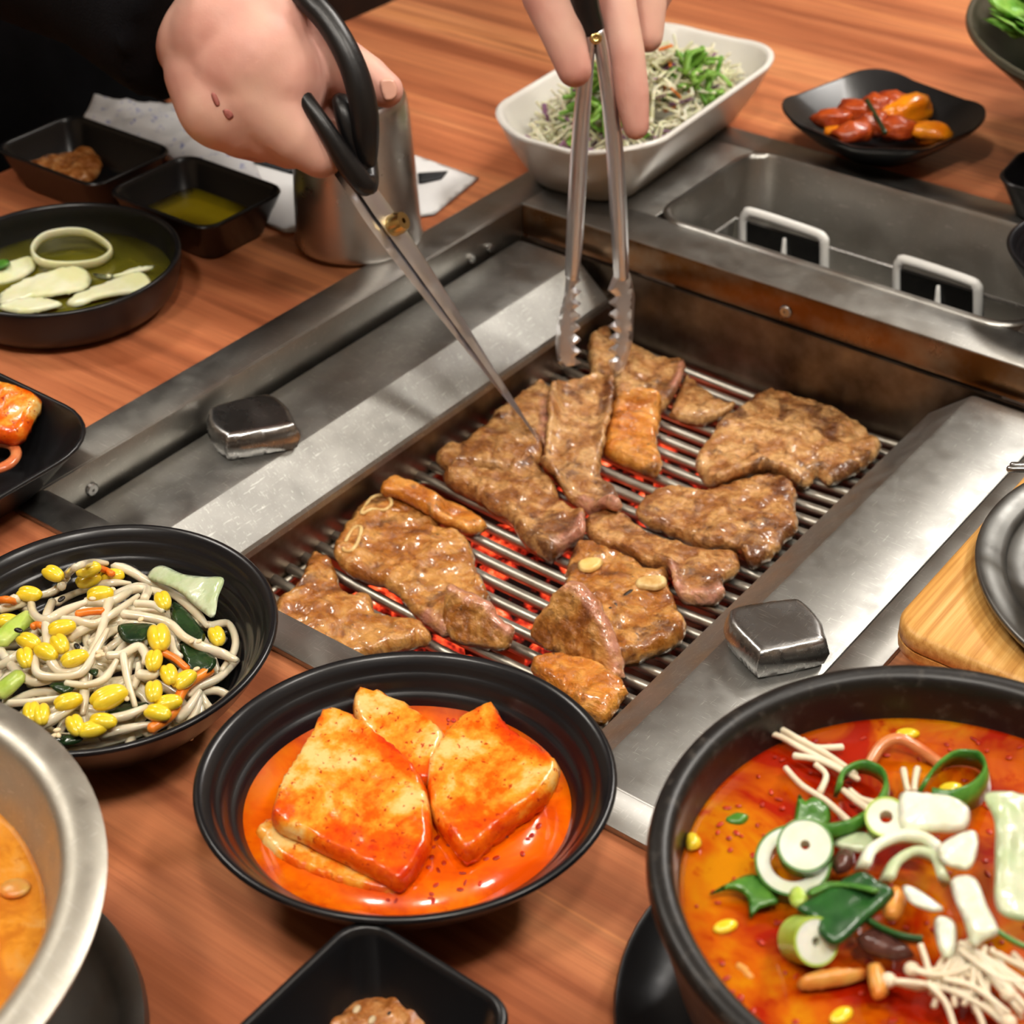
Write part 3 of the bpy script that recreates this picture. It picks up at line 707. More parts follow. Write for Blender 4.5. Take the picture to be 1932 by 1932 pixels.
# the two pieces that stand on edge
def standing(label, px, base_a, base_b, lean, thick, mat, seed, cut, zb=GZ+0.001):
    a, b = P(*base_a, zb), P(*base_b, zb); d = unit(b-a); d[2] = 0; d = unit(d)
    away = np.cross([0, 0, 1.], d); away = away if np.dot(away, _f) > 0 else -away
    up = math.cos(lean)*np.array([0, 0, 1.])+math.sin(lean)*away
    n = np.cross(d, up); n = n if np.dot(n, _f) < 0 else -n
    V, F, A = px_plane_slab(px, a+away*0.004, n, thick, res=0.0013, edge=0.0028, amp=0.0011, nscale=170, seed=seed, rag=0.0010, cut=cut, fibre=0.0013, fib_dir=1.25)
    return mk('grilled_meat', V, F, mat, label=label, cat='meat', group=GRP, attrs=A)
standing('small piece of meat standing on its cut edge beside the kimchi bowl',
     A1([(1010, 1540), (1040, 1490), (1130, 1530), (1270, 1600), (1320, 1680), (1400, 1740), (1390, 1800), (1350, 1870), (1200, 1850), (1050, 1820), (1005, 1700)]),
     (853, 1208), (960, 1232), 0.65, 0.009, 'meat_glazed', 21.0, A1([(1040, 1490), (1130, 1530), (1270, 1600), (1330, 1690), (1400, 1745)]))
standing('triangular piece of meat standing on edge with a pale pink rim',
     A4([(220, 900), (240, 840), (320, 740), (400, 620), (470, 570), (560, 570), (640, 650), (760, 830), (840, 1050), (885, 1250), (830, 1290), (700, 1190), (540, 1150), (350, 1080), (230, 990)]),
     (1041, 1232), (1165, 1290), 0.55, 0.010, 'meat_glazed', 22.0, A4([(470, 570), (560, 570), (640, 650), (760, 830), (840, 1050), (885, 1250), (830, 1290)]))

# ================================================================== DISHES
def bowl(name, label, c, prof, mat, cat='bowl', n=96, sx=1, sy=1, rot=0, group=None):
    V, F = lathe(prof, c, n, sx, sy, rot); return mk(name, V, F, mat, label=label, cat=cat, group=group, sharp=70)
def wok(R, h, rb, th=0.0030, ribs=True, foot=0.004):
    """plate-bowl profile with throwing rings on the inside"""
    p = [(rb*0.90, foot*0.5), (rb*0.92, 0), (rb, 0), (rb*1.03, foot)]
    out = [(rb+(R-rb)*t**0.72, foot+(h-foot)*(t**1.25)) for t in np.linspace(0.08, 1, 12)]
    p += out
    p += [(R+0.0006, h+0.0010), (R-0.0002, h+0.0020), (R-0.0014, h+0.0022), (R-0.0026, h+0.0012)]
    inner = []
    for t in np.linspace(1, 0.05, 44):
        r = rb+(R-rb)*t**0.72-th; z = foot+(h-foot)*(t**1.25)+th*0.55
        if ribs and 0.30 < t < 0.93: z += 0.00045*math.sin(t*46)
        inner.append((r, z))
    p += inner[2:] + [(rb*0.8, foot+0.0012), (rb*0.35, foot+0.0010), (0.0008, foot+0.0010)]
    return p
def inner_r(R, h, rb, z, th=0.0030, foot=0.004):
    t = max(0.0, (z-th*0.55-foot)/(h-foot))**(1/1.25); return rb+(R-rb)*t**0.72-th

# radish kimchi bowl ------------------------------------------------
KC = P(765, 1460, 0.042); KC = np.array([KC[0], KC[1], 0.0]); KR, KH, KB = 0.0662, 0.040, 0.024
ka = math.atan2(_r[1], _r[0])
bowl('kimchi_bowl', 'black ribbed round bowl holding radish kimchi in orange sauce', KC, wok(KR, KH, KB), 'black_ribbed', sx=1.055, sy=0.945, rot=ka)
zs = 0.0270; rs = inner_r(KR, KH, KB, zs)+0.0012
V, F = lathe([(rs, zs-0.0015), (rs, zs), (rs*0.6, zs+0.0004), (rs*0.2, zs+0.0004), (0.0005, zs+0.0004)], KC, 72, 1.055, 0.945, ka)
mk('kimchi_sauce', V, F, 'kimchi_sauce', label='orange red chilli sauce pooled in the radish kimchi bowl', cat='sauce')
A8 = lambda l: cr(350, 1150, 2.273, l)
KG = 'radish kimchi slices'
def radish(label, px, z, thick, tilt, seed):
    n = unit(np.array([tilt[0], tilt[1], 1.0])); pt = P(*np.mean(px, 0), z)
    V, F, A = px_plane_slab(px, pt, n, thick, res=0.0018, edge=0.0022, amp=0.0006, nscale=120, seed=seed, smooth_outline=True)
    return mk('radish_kimchi', V, F, 'kimchi_radish', label=label, cat='kimchi', group=KG, attrs=A)
radish('large pale topped radish kimchi slice lying on another slice', A8([(560, 500), (595, 445), (700, 460), (860, 570), (960, 655), (1030, 760), (1060, 960), (1040, 1060), (935, 1200), (840, 1170), (700, 1100), (500, 1000), (375, 930), (390, 800), (450, 690), (520, 580)]), 0.0335, 0.0095, (0.02, -0.10), 1)
radish('radish kimchi slice covered with red chilli paste', A8([(1110, 560), (1180, 490), (1320, 425), (1360, 480), (1420, 550), (1540, 625), (1610, 690), (1560, 800), (1450, 890), (1330, 985), (1205, 1080), (1110, 980), (1050, 880), (1035, 760), (1050, 660)]), 0.0325, 0.0105, (-0.08, -0.06), 2)
radish('radish kimchi slice leaning at the back of the bowl', A8([(720, 450), (750, 340), (900, 385), (1020, 455), (1110, 535), (1090, 640), (1040, 760), (900, 700), (800, 600)]), 0.0315, 0.0070, (0.03, -0.16), 3)
radish('radish kimchi slice at the bottom, mostly under the large one', A8([(295, 960), (400, 900), (600, 950), (800, 1050), (920, 1215), (820, 1225), (600, 1170), (400, 1080)]), 0.0262, 0.0060, (0.0, 0.0), 4)

# bean sprout plate -------------------------------------------------
SC = np.array([-0.0380, -0.2550, 0.0]); SR, SH, SB = 0.0660, 0.036, 0.034
bowl('sprout_plate', 'black ribbed round plate with seasoned bean sprouts', SC, wok(SR, SH, SB), 'black_ribbed', 'plate')
A5 = lambda l: cr(0, 950, 3.45, l)
def sprout_z(p, lift=0.0):
    r = np.linalg.norm(p[:2]-SC[:2]-np.array([0.002, -0.004])); t_ = max(0.0, (np.linalg.norm(p[:2]-SC[:2])+0.003-SB)/(SR-SB))**(1/0.72); return max(0.0165+0.022*max(0.0, 1-(r/0.056)**2), 0.004+(SH-0.004)*t_**1.25+0.0045)+lift
def on_heap(x, y, lift, zf):
    z = 0.03
    for _ in range(8): z = zf(P(x, y, z), lift)
    return P(x, y, z)
stems = [[(400, 540), (430, 470), (500, 410), (600, 385), (700, 390)], [(600, 385), (800, 420), (950, 500), (1100, 570), (1250, 680), (1350, 800)],
 [(520, 1090), (620, 930), (680, 760), (720, 630), (850, 560), (960, 560), (1060, 600), (1090, 680)], [(340, 640), (300, 750), (310, 900), (330, 1020), (400, 1100), (520, 1080)],
 [(230, 1000), (240, 1100), (330, 1130), (480, 1120), (560, 1070), (640, 930), (700, 820)], [(0, 960), (100, 1080), (210, 1160), (350, 1150)], [(370, 640), (500, 580), (700, 520), (850, 520)],
 [(360, 750), (480, 760), (620, 780), (760, 700), (900, 600)], [(880, 650), (1000, 660), (1060, 700)], [(800, 720), (950, 740), (1100, 780), (1200, 870), (1330, 940), (1450, 980), (1540, 1020)],
 [(1540, 1020), (1430, 1130), (1300, 1190), (1230, 1250)], [(1370, 800), (1480, 780), (1530, 870), (1520, 970), (1440, 1090)], [(700, 990), (800, 980), (900, 930), (950, 990), (940, 1040)],
 [(800, 980), (830, 1150), (880, 1320)], [(240, 1460), (350, 1400), (500, 1310)], [(540, 1100), (550, 1250), (540, 1370)], [(650, 1510), (800, 1470), (1000, 1430)], [(60, 1300), (200, 1290), (400, 1260)],
 [(90, 620), (150, 680), (250, 740)], [(250, 600), (350, 570), (450, 480)], [(450, 870), (560, 810), (680, 770)], [(1110, 880), (1130, 960), (1180, 1000)], [(900, 1110), (980, 1120), (1050, 1080)],
 [(0, 690), (80, 670), (200, 640)], [(200, 620), (220, 720), (300, 760), (420, 700), (560, 640)], [(860, 1200), (900, 1120), (900, 1040)], [(0, 1060), (80, 1010), (160, 940)],
 [(560, 640), (700, 640), (800, 600), (880, 540)], [(430, 1170), (560, 1180), (680, 1140), (760, 1020)], [(700, 1400), (820, 1380), (960, 1320)], [(1150, 1400), (1220, 1340), (1300, 1220)],
 [(0, 1180), (60, 1130), (150, 1110)], [(940, 620), (960, 560), (880, 540), (760, 580)]]
SL = 'pale bean sprout stem in the heap on the ribbed plate'
for i, st in enumerate(stems):
    lift = 0.0010*(i % 5)-0.0010
    pts = [on_heap(x, y, lift, sprout_z) for x, y in A5(st)]
    r = random.uniform(0.0015, 0.0021); rad = [r*random.uniform(0.8, 1.1) for _ in pts]; rad[-1] *= 0.6
    V, F = tube(pts, rad, 8, 5); mk('bean_sprout', V, F, 'sprout_stem', label=SL, cat='bean sprout', group='bean sprouts on the ribbed plate')
for k in range(80):        # the sprouts further down in the heap
    a = random.uniform(0, 6.283); r0 = 0.044*math.sqrt(random.random()); c = SC[:2]+np.array([0.002, -0.004])+r0*np.array([math.cos(a), math.sin(a)])
    b = random.uniform(0, 6.283); L = random.uniform(0.012, 0.022); bend = random.uniform(-0.6, 0.6); pts = []
    for t in (-1, -0.4, 0.3, 1):
        q = c+L*t*np.array([math.cos(b+bend*t), math.sin(b+bend*t)])
        q = SC[:2]+(q-SC[:2])*min(1, 0.050/max(1e-6, np.linalg.norm(q-SC[:2])))
        pts.append(np.array([q[0], q[1], sprout_z(q, -0.0035-0.004*random.random())]))
    V, F = tube(pts, 0.0017, 7, 4); mk('bean_sprout', V, F, 'sprout_stem', label=SL, cat='bean sprout', group='bean sprouts on the ribbed plate')
# base of the heap, hidden between the sprouts
beans = [(390, 385, .4), (345, 460, .6), (560, 430, -.4), (560, 500, -.5), (640, 590, -.2), (185, 590, .2), (40, 770, 0.0), (185, 900, .5), (165, 1010, 1.2), (390, 810, -.3), (390, 920, 1.0), (470, 1010, -.5),
 (1040, 880, 1.3), (1000, 1030, 1.5), (1000, 1230, 1.4), (1080, 1300, -.3), (1020, 1365, .3), (1180, 1150, -.9), (1100, 1120, 1.2), (1410, 870, 1.2), (690, 1260, -.6), (660, 1420, .1), (490, 1450, 1.1), (590, 1470, -.3), (270, 1380, 1.3), (205, 1370, 1.4), (430, 1290, -.4), (715, 475, -.2), (300, 970, .6), (1060, 640, 1.2)]
bm0 = bmesh.new(); bmesh.ops.create_uvsphere(bm0, u_segments=18, v_segments=12, radius=1.0); bm0.verts.index_update()
SPH = np.array([v.co[:] for v in bm0.verts]); SPHF = [[v.index for v in f.verts] for f in bm0.faces]; bm0.free()
def ellipsoid(c, s, ang=0.0, tilt=0.0):
    v = SPH*np.array(s); ca, sa = math.cos(tilt), math.sin(tilt)
    v = np.stack([v[:, 0]*ca+v[:, 2]*sa, v[:, 1], -v[:, 0]*sa+v[:, 2]*ca], -1); ca, sa = math.cos(ang), math.sin(ang)
    return np.stack([v[:, 0]*ca-v[:, 1]*sa, v[:, 0]*sa+v[:, 1]*ca, v[:, 2]], -1)+np.array(c), SPHF
for x, y, a in beans:
    px, py = A5([(x, y)])[0]; c = on_heap(px, py, 0.0035, sprout_z)
    big = 1.35 if (x, y) in ((690, 1260), (1040, 880)) else 1.0
    c = c+0.0006; h1 = ellipsoid(c, (0.0052*big, 0.0025*big, 0.0029*big), ka-a-0.08); off = np.array([-math.sin(ka-a), math.cos(ka-a), 0.0])*0.0011*big
    o = mk('soybean', *h1, 'sprout_bean', label='yellow soybean head among the sprouts on the ribbed plate', cat='bean', group='soybean heads in the sprouts')
    V, F = ellipsoid(c-off*1.5, (0.0052*big, 0.0023*big, 0.0027*big), ka-a+0.06); mk('bean_half', V, F, 'sprout_bean', o)
def leafpiece(name, label, cat, px, zf, lift, thick, mat, seed, group=None, tilt=(0, 0), amp=0.0006, res=0.0016, fibre=0.0, fib=0.9):
    cpx = np.mean(px, 0); c = on_heap(cpx[0], cpx[1], lift, zf); n = unit(np.array([tilt[0], tilt[1], 1.0]))
    V, F, A = px_plane_slab(px, c, n, thick, res=res, edge=max(0.0006, thick*0.6), amp=amp, nscale=130, seed=seed, bottom_amp=1.0, fibre=fibre, fib_dir=fib, wave=wavy(0.0006, 0.0006, 210, 190, seed))
    return mk(name, V, F, mat, label=label, cat=cat, group=group, attrs=A)
leafpiece('cabbage_piece', 'translucent pale square of leek on top of the bean sprouts', 'vegetable', A5([(960, 480), (1050, 405), (1200, 460), (1330, 475), (1455, 485), (1410, 600), (1390, 740), (1300, 690), (1150, 570)]), sprout_z, 0.0085, 0.0016, 'leaf_pale', 2, tilt=(-0.25, -0.35))
for k, px in enumerate(([(1110, 640), (1200, 690), (1330, 830), (1300, 900), (1180, 880), (1120, 780)], [(1180, 910), (1390, 990), (1385, 1080), (1240, 1115), (1200, 1010)], [(770, 800), (890, 770), (1010, 785), (960, 890), (860, 915), (790, 880)],
                        [(690, 1330), (850, 1280), (970, 1300), (870, 1380), (720, 1400)], [(280, 1480), (420, 1500), (550, 1530), (480, 1570), (340, 1560)], [(320, 1190), (400, 1170), (490, 1210), (410, 1255)], [(560, 1090), (640, 1080), (620, 1130)])):
    leafpiece('green_leaf', 'dark green wilted leaf among the bean sprouts', 'vegetable', A5(px), sprout_z, 0.0010, 0.0012, 'leaf_dark', k+3, 'dark leaves in the sprouts')
for k, st in enumerate(([(0, 900), (90, 810), (200, 730)], [(0, 1230), (60, 1180), (130, 1120)])):
    V, F = tube([on_heap(x, y, 0.0015, sprout_z) for x, y in A5(st)], [0.0040, 0.0042, 0.0036], 10, 4, flat=0.6); mk('scallion_stalk', V, F, 'scallion_light', label='light green scallion stalk lying among the bean sprouts', cat='vegetable', group='scallion stalks in the sprouts')
for k, st in enumerate(([(630, 415), (690, 435), (730, 460)], [(1060, 970), (1140, 1010), (1220, 1080)], [(980, 1470), (1120, 1370), (1170, 1250), (1230, 1170), (1370, 1085)], [(500, 720), (580, 705), (670, 700)], [(0, 630), (50, 625), (95, 640)], [(210, 805), (240, 790), (275, 795)])):
    V, F = tube([on_heap(x, y, 0.0022, sprout_z) for x, y in A5(st)], 0.0015 if k != 2 else 0.0021, 6, 4); mk('carrot_shred', V, F, 'carrot', label='orange carrot shred among the bean sprouts', cat='vegetable', group='carrot shreds in the sprouts')
for x, y in ((400, 622), (120, 825), (500, 930), (1450, 842)):
    V, F = ellipsoid(on_heap(*A5([(x, y)])[0], 0.0045, sprout_z), (0.0019, 0.0011, 0.0008), random.uniform(0, 3)); mk('sesame_seed', V, F, 'sesame_black', label='black sesame seed on the bean sprouts', cat='seed', group='black sesame on the sprouts')
for k in range(14):
    x, y = random.choice([(1385, 530), (1310, 620), (1270, 870), (1300, 860), (820, 1270), (380, 1500), (710, 530), (900, 730), (1300, 700), (1360, 640), (1240, 600), (600, 600), (1290, 1070), (640, 980)])
    V, F = ellipsoid(on_heap(*A5([(x+random.uniform(-30, 30), y+random.uniform(-30, 30))])[0], 0.0048, sprout_z), (0.0014, 0.0010, 0.0007), random.uniform(0, 3)); mk('sesame_seed', V, F, 'sesame', label='cream sesame seed on the bean sprouts', cat='seed', group='cream sesame on the sprouts')

# stone stew bowl ---------------------------------------------------
TC = np.array([0.2820, -0.2165, 0.0]); TR = 0.0855
tray_c = np.array([0.2700, -0.2195])
V, F = lathe([(0.050, 0.0), (0.060, 0.0), (0.0795, 0.006), (0.0815, 0.013), (0.0807, 0.0142), (0.0790, 0.0135), (0.0745, 0.0072), (0.062, 0.0060), (0.0005, 0.0060)], (tray_c[0], tray_c[1], 0), 72, 1.0, 1.0)
mk('bowl_stand', V, F, 'black_melamine', label='black round stand under the red stew bowl', cat='stand', sharp=60)
prof = [(0.040, 0.0066), (0.046, 0.0062), (0.056, 0.010), (0.066, 0.022), (0.0745, 0.042), (0.0800, 0.064), (0.0830, 0.076), (0.0852, 0.0815), (0.0855, 0.0845), (0.0843, 0.0868), (0.0815, 0.0875), (0.0790, 0.0866), (0.0775, 0.0840),
        (0.0765, 0.078), (0.0745, 0.066), (0.070, 0.045), (0.058, 0.022), (0.040, 0.014), (0.0006, 0.013)]
V, F = lathe(catmull(prof, 3), TC, 110); mk('stew_bowl', V, F, 'stoneware_black', label='black earthenware bowl of red spicy stew topped with scallions', cat='bowl', sharp=70)
BZ = 0.0720
rb_ = 0.0760
g_ = [(rb_, BZ-0.002), (rb_, BZ)] + [(rb_*t, BZ) for t in np.linspace(0.97, 0.03, 30)]
V, F = lathe(g_, TC, 120); V = np.array([q+np.array([0, 0, 0.00035*ns(q, 60, 2)+0.00015*ns(q, 200, 4)]) if np.hypot(*(q[:2]-TC[:2])) < rb_*0.98 else q for q in V])
mk('stew_broth', V, F, 'stew_broth', label='orange red oily broth filling the earthenware bowl', cat='soup')
A7 = lambda l: cr(1150, 1232, 2.4706, l)
def broth_z(p, lift=0.0):
    r = np.linalg.norm(p[:2]-TC[:2]-np.array([0.008, 0.000])); return BZ+0.012*max(0.0, 1-(r/0.055)**2)+lift
SG = 'toppings on the red stew'
def ribbon(name, label, cat, px, lift, width, thick, mat, group=SG, closed=False, lean=0.0):
    """band of scallion standing on edge along a traced path"""
    pts = np.array([on_heap(x, y, lift, broth_z) for x, y in A7(px)]); pts = catmull(pts, 5, closed)
    tg = (np.roll(pts, -1, 0)-np.roll(pts, 1, 0)) if closed else np.gradient(pts, axis=0)
    tg /= np.linalg.norm(tg, axis=1)[:, None]; side = np.cross(tg, [0, 0, 1.]); side /= np.linalg.norm(side, axis=1)[:, None]
    up = np.cross(side, tg)*math.cos(lean)+side*math.sin(lean); sd = np.cross(tg, up)
    rings = []
    for p, u_, s_ in zip(pts, up, sd):
        rings.append(np.array([p-u_*width/2-s_*thick/2, p-u_*width/2+s_*thick/2, p+s_*thick*0.7, p+u_*width/2+s_*thick/2, p+u_*width/2-s_*thick/2, p-s_*thick*0.7]))
    V, F = loft(rings, closed=closed); return mk(name, V, F, mat, label=label, cat=cat, group=group)
def ringpiece(label, cx, cy, r, h, lift, mat_out, tilt, gap=0.0, wall=0.0022, spin=0.0):
    """slice of scallion: green skin outside, pale ring inside"""
    c = on_heap(*A7([(cx, cy)])[0], lift, broth_z); n = unit(np.array([tilt[0], tilt[1], 1.0])); a = unit(np.cross([0, 1, 0.1], n)); b = np.cross(n, a)
    t = np.linspace(gap, 2*np.pi-gap, 40, endpoint=gap > 0)+spin
    def sh(r0, r1, hh):
        rr = []
        for q in t:
            e = math.cos(q)*a+math.sin(q)*b; rr.append(np.array([c+e*r1-n*hh/2, c+e*r1+n*hh/2, c+e*r0+n*hh/2, c+e*r0-n*hh/2]))
        return loft(rr, closed=gap == 0)
    o = mk('scallion_ring', *sh(r-0.0007, r, h), mat_out, label=label, cat='scallion', group=SG, sharp=50)
    V, F = sh(r-wall-0.0007, r-0.0006, h*0.985); mk('pale_layer', V, F, 'scallion_white', o, sharp=50)
    return o
ribbon('scallion_curl', 'dark green scallion loop arched over the broth', 'scallion', [(1450, 640), (1500, 560), (1600, 490), (1720, 500), (1760, 580), (1700, 660), (1590, 700), (1500, 690)], 0.0050, 0.0085, 0.0010, 'scallion_green', lean=0.3)
ribbon('scallion_curl', 'thin curled scallion strip winding beside the enoki stems', 'scallion', [(1065, 640), (1085, 570), (1180, 530), (1270, 570), (1290, 650), (1230, 750), (1120, 820), (1000, 840), (930, 830)], 0.0050, 0.0060, 0.0012, 'scallion_green', lean=0.2)
ribbon('scallion_curl', 'curved green scallion strip in the lower broth', 'scallion', [(1200, 1250), (1290, 1300), (1380, 1330), (1460, 1340)], 0.0030, 0.0075, 0.0011, 'scallion_dark', lean=0.5)
ribbon('scallion_curl', 'ribbed green scallion strip under the enoki bunch', 'scallion', [(1790, 1280), (1860, 1330), (1940, 1370), (2010, 1390)], 0.0050, 0.0100, 0.0011, 'scallion_green', lean=0.7)
ribbon('onion_arc', 'white curved onion strip arching over the stew', 'onion', [(1180, 1000), (1220, 920), (1340, 860), (1460, 870), (1540, 920)], 0.0060, 0.0060, 0.0024, 'scallion_white', lean=0.4)
ribbon('onion_arc', 'yellowish white onion strip inside the curved one', 'onion', [(1290, 1060), (1330, 980), (1420, 930), (1520, 960), (1560, 1060)], 0.0050, 0.0060, 0.0022, 'leaf_pale', lean=0.5)
ringpiece('small scallion ring with white centre on a larger ring', 912, 910, 0.0079, 0.0060, 0.0105, 'scallion_green', (0.15, -0.45), wall=0.0058)
ringpiece('open scallion ring under the small ring', 855, 985, 0.0108, 0.0060, 0.0055, 'scallion_green', (0.1, -0.35), gap=0.4, wall=0.0036, spin=1.6)
ringpiece('scallion ring beside the pale onion block', 1290, 780, 0.0060, 0.0065, 0.0065, 'scallion_light', (0.1, -0.5), wall=0.0034)
ringpiece('light green scallion chunk with a white cut end', 925, 1340, 0.0066, 0.0105, 0.0055, 'scallion_light', (0.9, -0.5), wall=0.0046)
def topping(name, label, cat, px, lift, thick, mat, seed, tilt=(0, 0), amp=0.0005, group=SG):
    return leafpiece(name, label, cat, A7(px), broth_z, lift, thick, mat, seed, group, tilt, amp, 0.0012, 0.0005 if 'onion' in name else 0.0003)
topping('scallion_leaf', 'green scallion tube end dipping in the broth', 'scallion', [(460, 1130), (560, 1070), (670, 1035), (740, 1100), (790, 1170), (700, 1200), (655, 1245), (640, 1150), (560, 1110)], 0.0030, 0.0012, 'scallion_green', 1, (0.1, -0.3))
topping('scallion_leaf', 'broad dark green scallion leaf, folded in two', 'scallion', [(870, 1190), (1000, 1110), (1160, 1020), (1260, 1060), (1330, 1115), (1200, 1250), (1060, 1370), (980, 1320), (960, 1250)], 0.0090, 0.0016, 'scallion_dark', 2, (0.1, -0.30))
topping('scallion_leaf', 'upright green scallion leaf tip beside the thin curl', 'scallion', [(880, 660), (910, 690), (960, 670), (1030, 730), (1010, 830), (930, 850), (860, 840)], 0.0040, 0.0014, 'scallion_green', 3, (0.2, -0.6))
topping('scallion_leaf', 'short light green stub lying on the dark folded leaf', 'scallion', [(835, 1120), (880, 1090), (940, 1150), (900, 1180), (850, 1170)], 0.0085, 0.0030, 'scallion_light', 4)
ribbon('scallion_curl', 'ribbed green band across the dark folded leaf', 'scallion', [(930, 1120), (1030, 1080), (1140, 1085), (1250, 1110)], 0.0100, 0.0050, 0.0010, 'scallion_green', lean=0.9)
topping('onion_piece', 'pale block of onion with yellow green end', 'onion', [(1355, 660), (1480, 650), (1600, 665), (1680, 735), (1650, 840), (1500, 835), (1360, 830)], 0.0090, 0.0050, 'scallion_white', 5, (0.05, -0.35))
topping('onion_piece', 'greyish white onion slice beside the pale block', 'onion', [(1535, 900), (1600, 850), (1700, 825), (1720, 900), (1680, 1010), (1600, 1000), (1540, 960)], 0.0105, 0.0022, 'scallion_white', 6, (0.2, -0.3))
topping('onion_piece', 'large ribbed pale green leek piece at the bowl side', 'onion', [(1740, 680), (1800, 650), (1932, 665), (2010, 760), (2020, 1180), (1950, 1250), (1810, 1200), (1800, 1000), (1790, 800)], 0.0110, 0.0030, 'leaf_pale', 7, (0.25, -0.1), 0.0008)
topping('onion_piece', 'glossy white leek strip hanging towards the enoki', 'onion', [(1590, 1070), (1640, 1040), (1710, 1060), (1760, 1180), (1815, 1300), (1750, 1340), (1690, 1370), (1650, 1250), (1610, 1160)], 0.0120, 0.0022, 'scallion_white', 8, (-0.1, -0.4))
topping('onion_piece', 'thin white onion crescent above the dark meat', 'onion', [(1365, 1090), (1430, 1100), (1560, 1190), (1500, 1210), (1400, 1170)], 0.0080, 0.0020, 'scallion_white', 9, (0.1, -0.3))
topping('onion_piece', 'small white onion flap over the enoki stems', 'onion', [(1515, 1240), (1570, 1225), (1615, 1270), (1605, 1400), (1560, 1420), (1525, 1350)], 0.0085, 0.0018, 'scallion_white', 10, (0.0, -0.5))
topping('onion_piece', 'pale green onion shred in the middle of the stew', 'onion', [(1040, 880), (1160, 830), (1240, 860), (1220, 920), (1120, 920)], 0.0030, 0.0022, 'leaf_pale', 11, (0.0, -0.3))
topping('stew_meat', 'dark purple chunk of meat in the stew', 'meat', [(1150, 1330), (1230, 1290), (1330, 1340), (1420, 1420), (1330, 1440), (1200, 1390)], 0.0015, 0.0060, 'stew_meat', 12)
topping('stew_meat', 'brown piece of meat among the scallions', 'meat', [(1030, 970), (1080, 910), (1140, 930), (1130, 1010), (1060, 1040)], 0.0020, 0.0050, 'stew_meat', 13)
topping('stew_meat', 'light brown piece of meat behind the dark folded leaf', 'meat', [(1270, 1150), (1330, 1090), (1380, 1150), (1350, 1240), (1280, 1230)], 0.0030, 0.0060, 'beancurd', 14)
topping('bean_curd', 'tan stick of fried bean curd in the broth', 'bean curd', [(885, 1520), (1000, 1490), (1180, 1480), (1190, 1520), (1040, 1560), (895, 1570)], 0.0005, 0.0050, 'beancurd', 15)
topping('bean_curd', 'orange stained bean curd strip sinking in the broth', 'bean curd', [(1200, 1465), (1270, 1455), (1300, 1560), (1290, 1600), (1225, 1610)], 0.0015, 0.0040, 'beancurd', 16)
topping('tofu_crumb', 'pale crumb floating by the bowl wall', 'bean curd', [(570, 1440), (640, 1450), (690, 1520), (640, 1520)], 0.0000, 0.0030, 'beancurd', 17)
topping('scallion_bit', 'tiny green scallion bit floating in red oil', 'scallion', [(530, 760), (590, 735), (650, 755), (620, 795), (550, 790)], 0.0005, 0.0020, 'scallion_green', 18)
topping('egg_bit', 'yellow bit floating at the bowl edge', 'egg', [(355, 850), (400, 845), (430, 890), (410, 920), (360, 915)], 0.0010, 0.0040, 'sprout_bean', 19)
for k, (x, y) in enumerate(((1390, 375), (1590, 630), (540, 1275), (1080, 1690))):
    V, F = ellipsoid(on_heap(*A7([(x, y)])[0], 0.0006, broth_z), (0.0038, 0.0022, 0.0014), ka+0.2*k); mk('egg_bit', V, F, 'sprout_bean', label='small yellow egg flake floating in the red broth', cat='egg', group='egg flakes in the stew')
V, F = tube([on_heap(x, y, l_, broth_z) for (x, y), l_ in zip(A7([(1200, 540), (1265, 435), (1350, 400), (1450, 450), (1560, 535)]), (0, 0.004, 0.006, 0.004, 0))], 0.0019, 8, 5); mk('glass_noodle', V, F, 'noodle', label='orange noodle arching out of the broth', cat='noodle', group=SG)
ES = [[(1150, 570), (1040, 500), (900, 430), (760, 350), (650, 335)], [(1160, 590), (1040, 520), (900, 450), (770, 380), (640, 375)], [(1140, 560), (1010, 470), (880, 400), (780, 345), (690, 330)], [(1100, 560), (980, 500), (860, 480)], [(900, 405), (960, 440), (1085, 440)],
      [(820, 535), (900, 620), (1010, 690), (1130, 800)], [(960, 520), (1010, 570), (980, 650)], [(1090, 640), (1150, 690), (1210, 730)], [(1120, 640), (1170, 680), (1230, 700)], [(1390, 640), (1380, 600), (1370, 545)], [(1420, 640), (1425, 590), (1435, 540)]]
for i, e in enumerate(ES):
    pts = [on_heap(x, y, 0.0035+0.0006*(i % 4), broth_z) for x, y in A7(e)]
    V, F = tube(pts, [0.0010]*(len(pts)-1)+[0.0012], 6, 4); mk('enoki_mushroom', V, F, 'enoki', label='thin white enoki stem pointing from the stew towards the grill', cat='mushroom', group='enoki stems pointing towards the grill')
EB = [[(1650+30*math.cos(k*2.1), 1370+20*math.sin(k*1.7)), (1700+120*math.cos(k*1.3), 1480+40*math.sin(k*2.9)), (1740+230*math.cos(k*1.3+0.2), 1600+80*math.sin(k*2.3))] for k in range(16)]
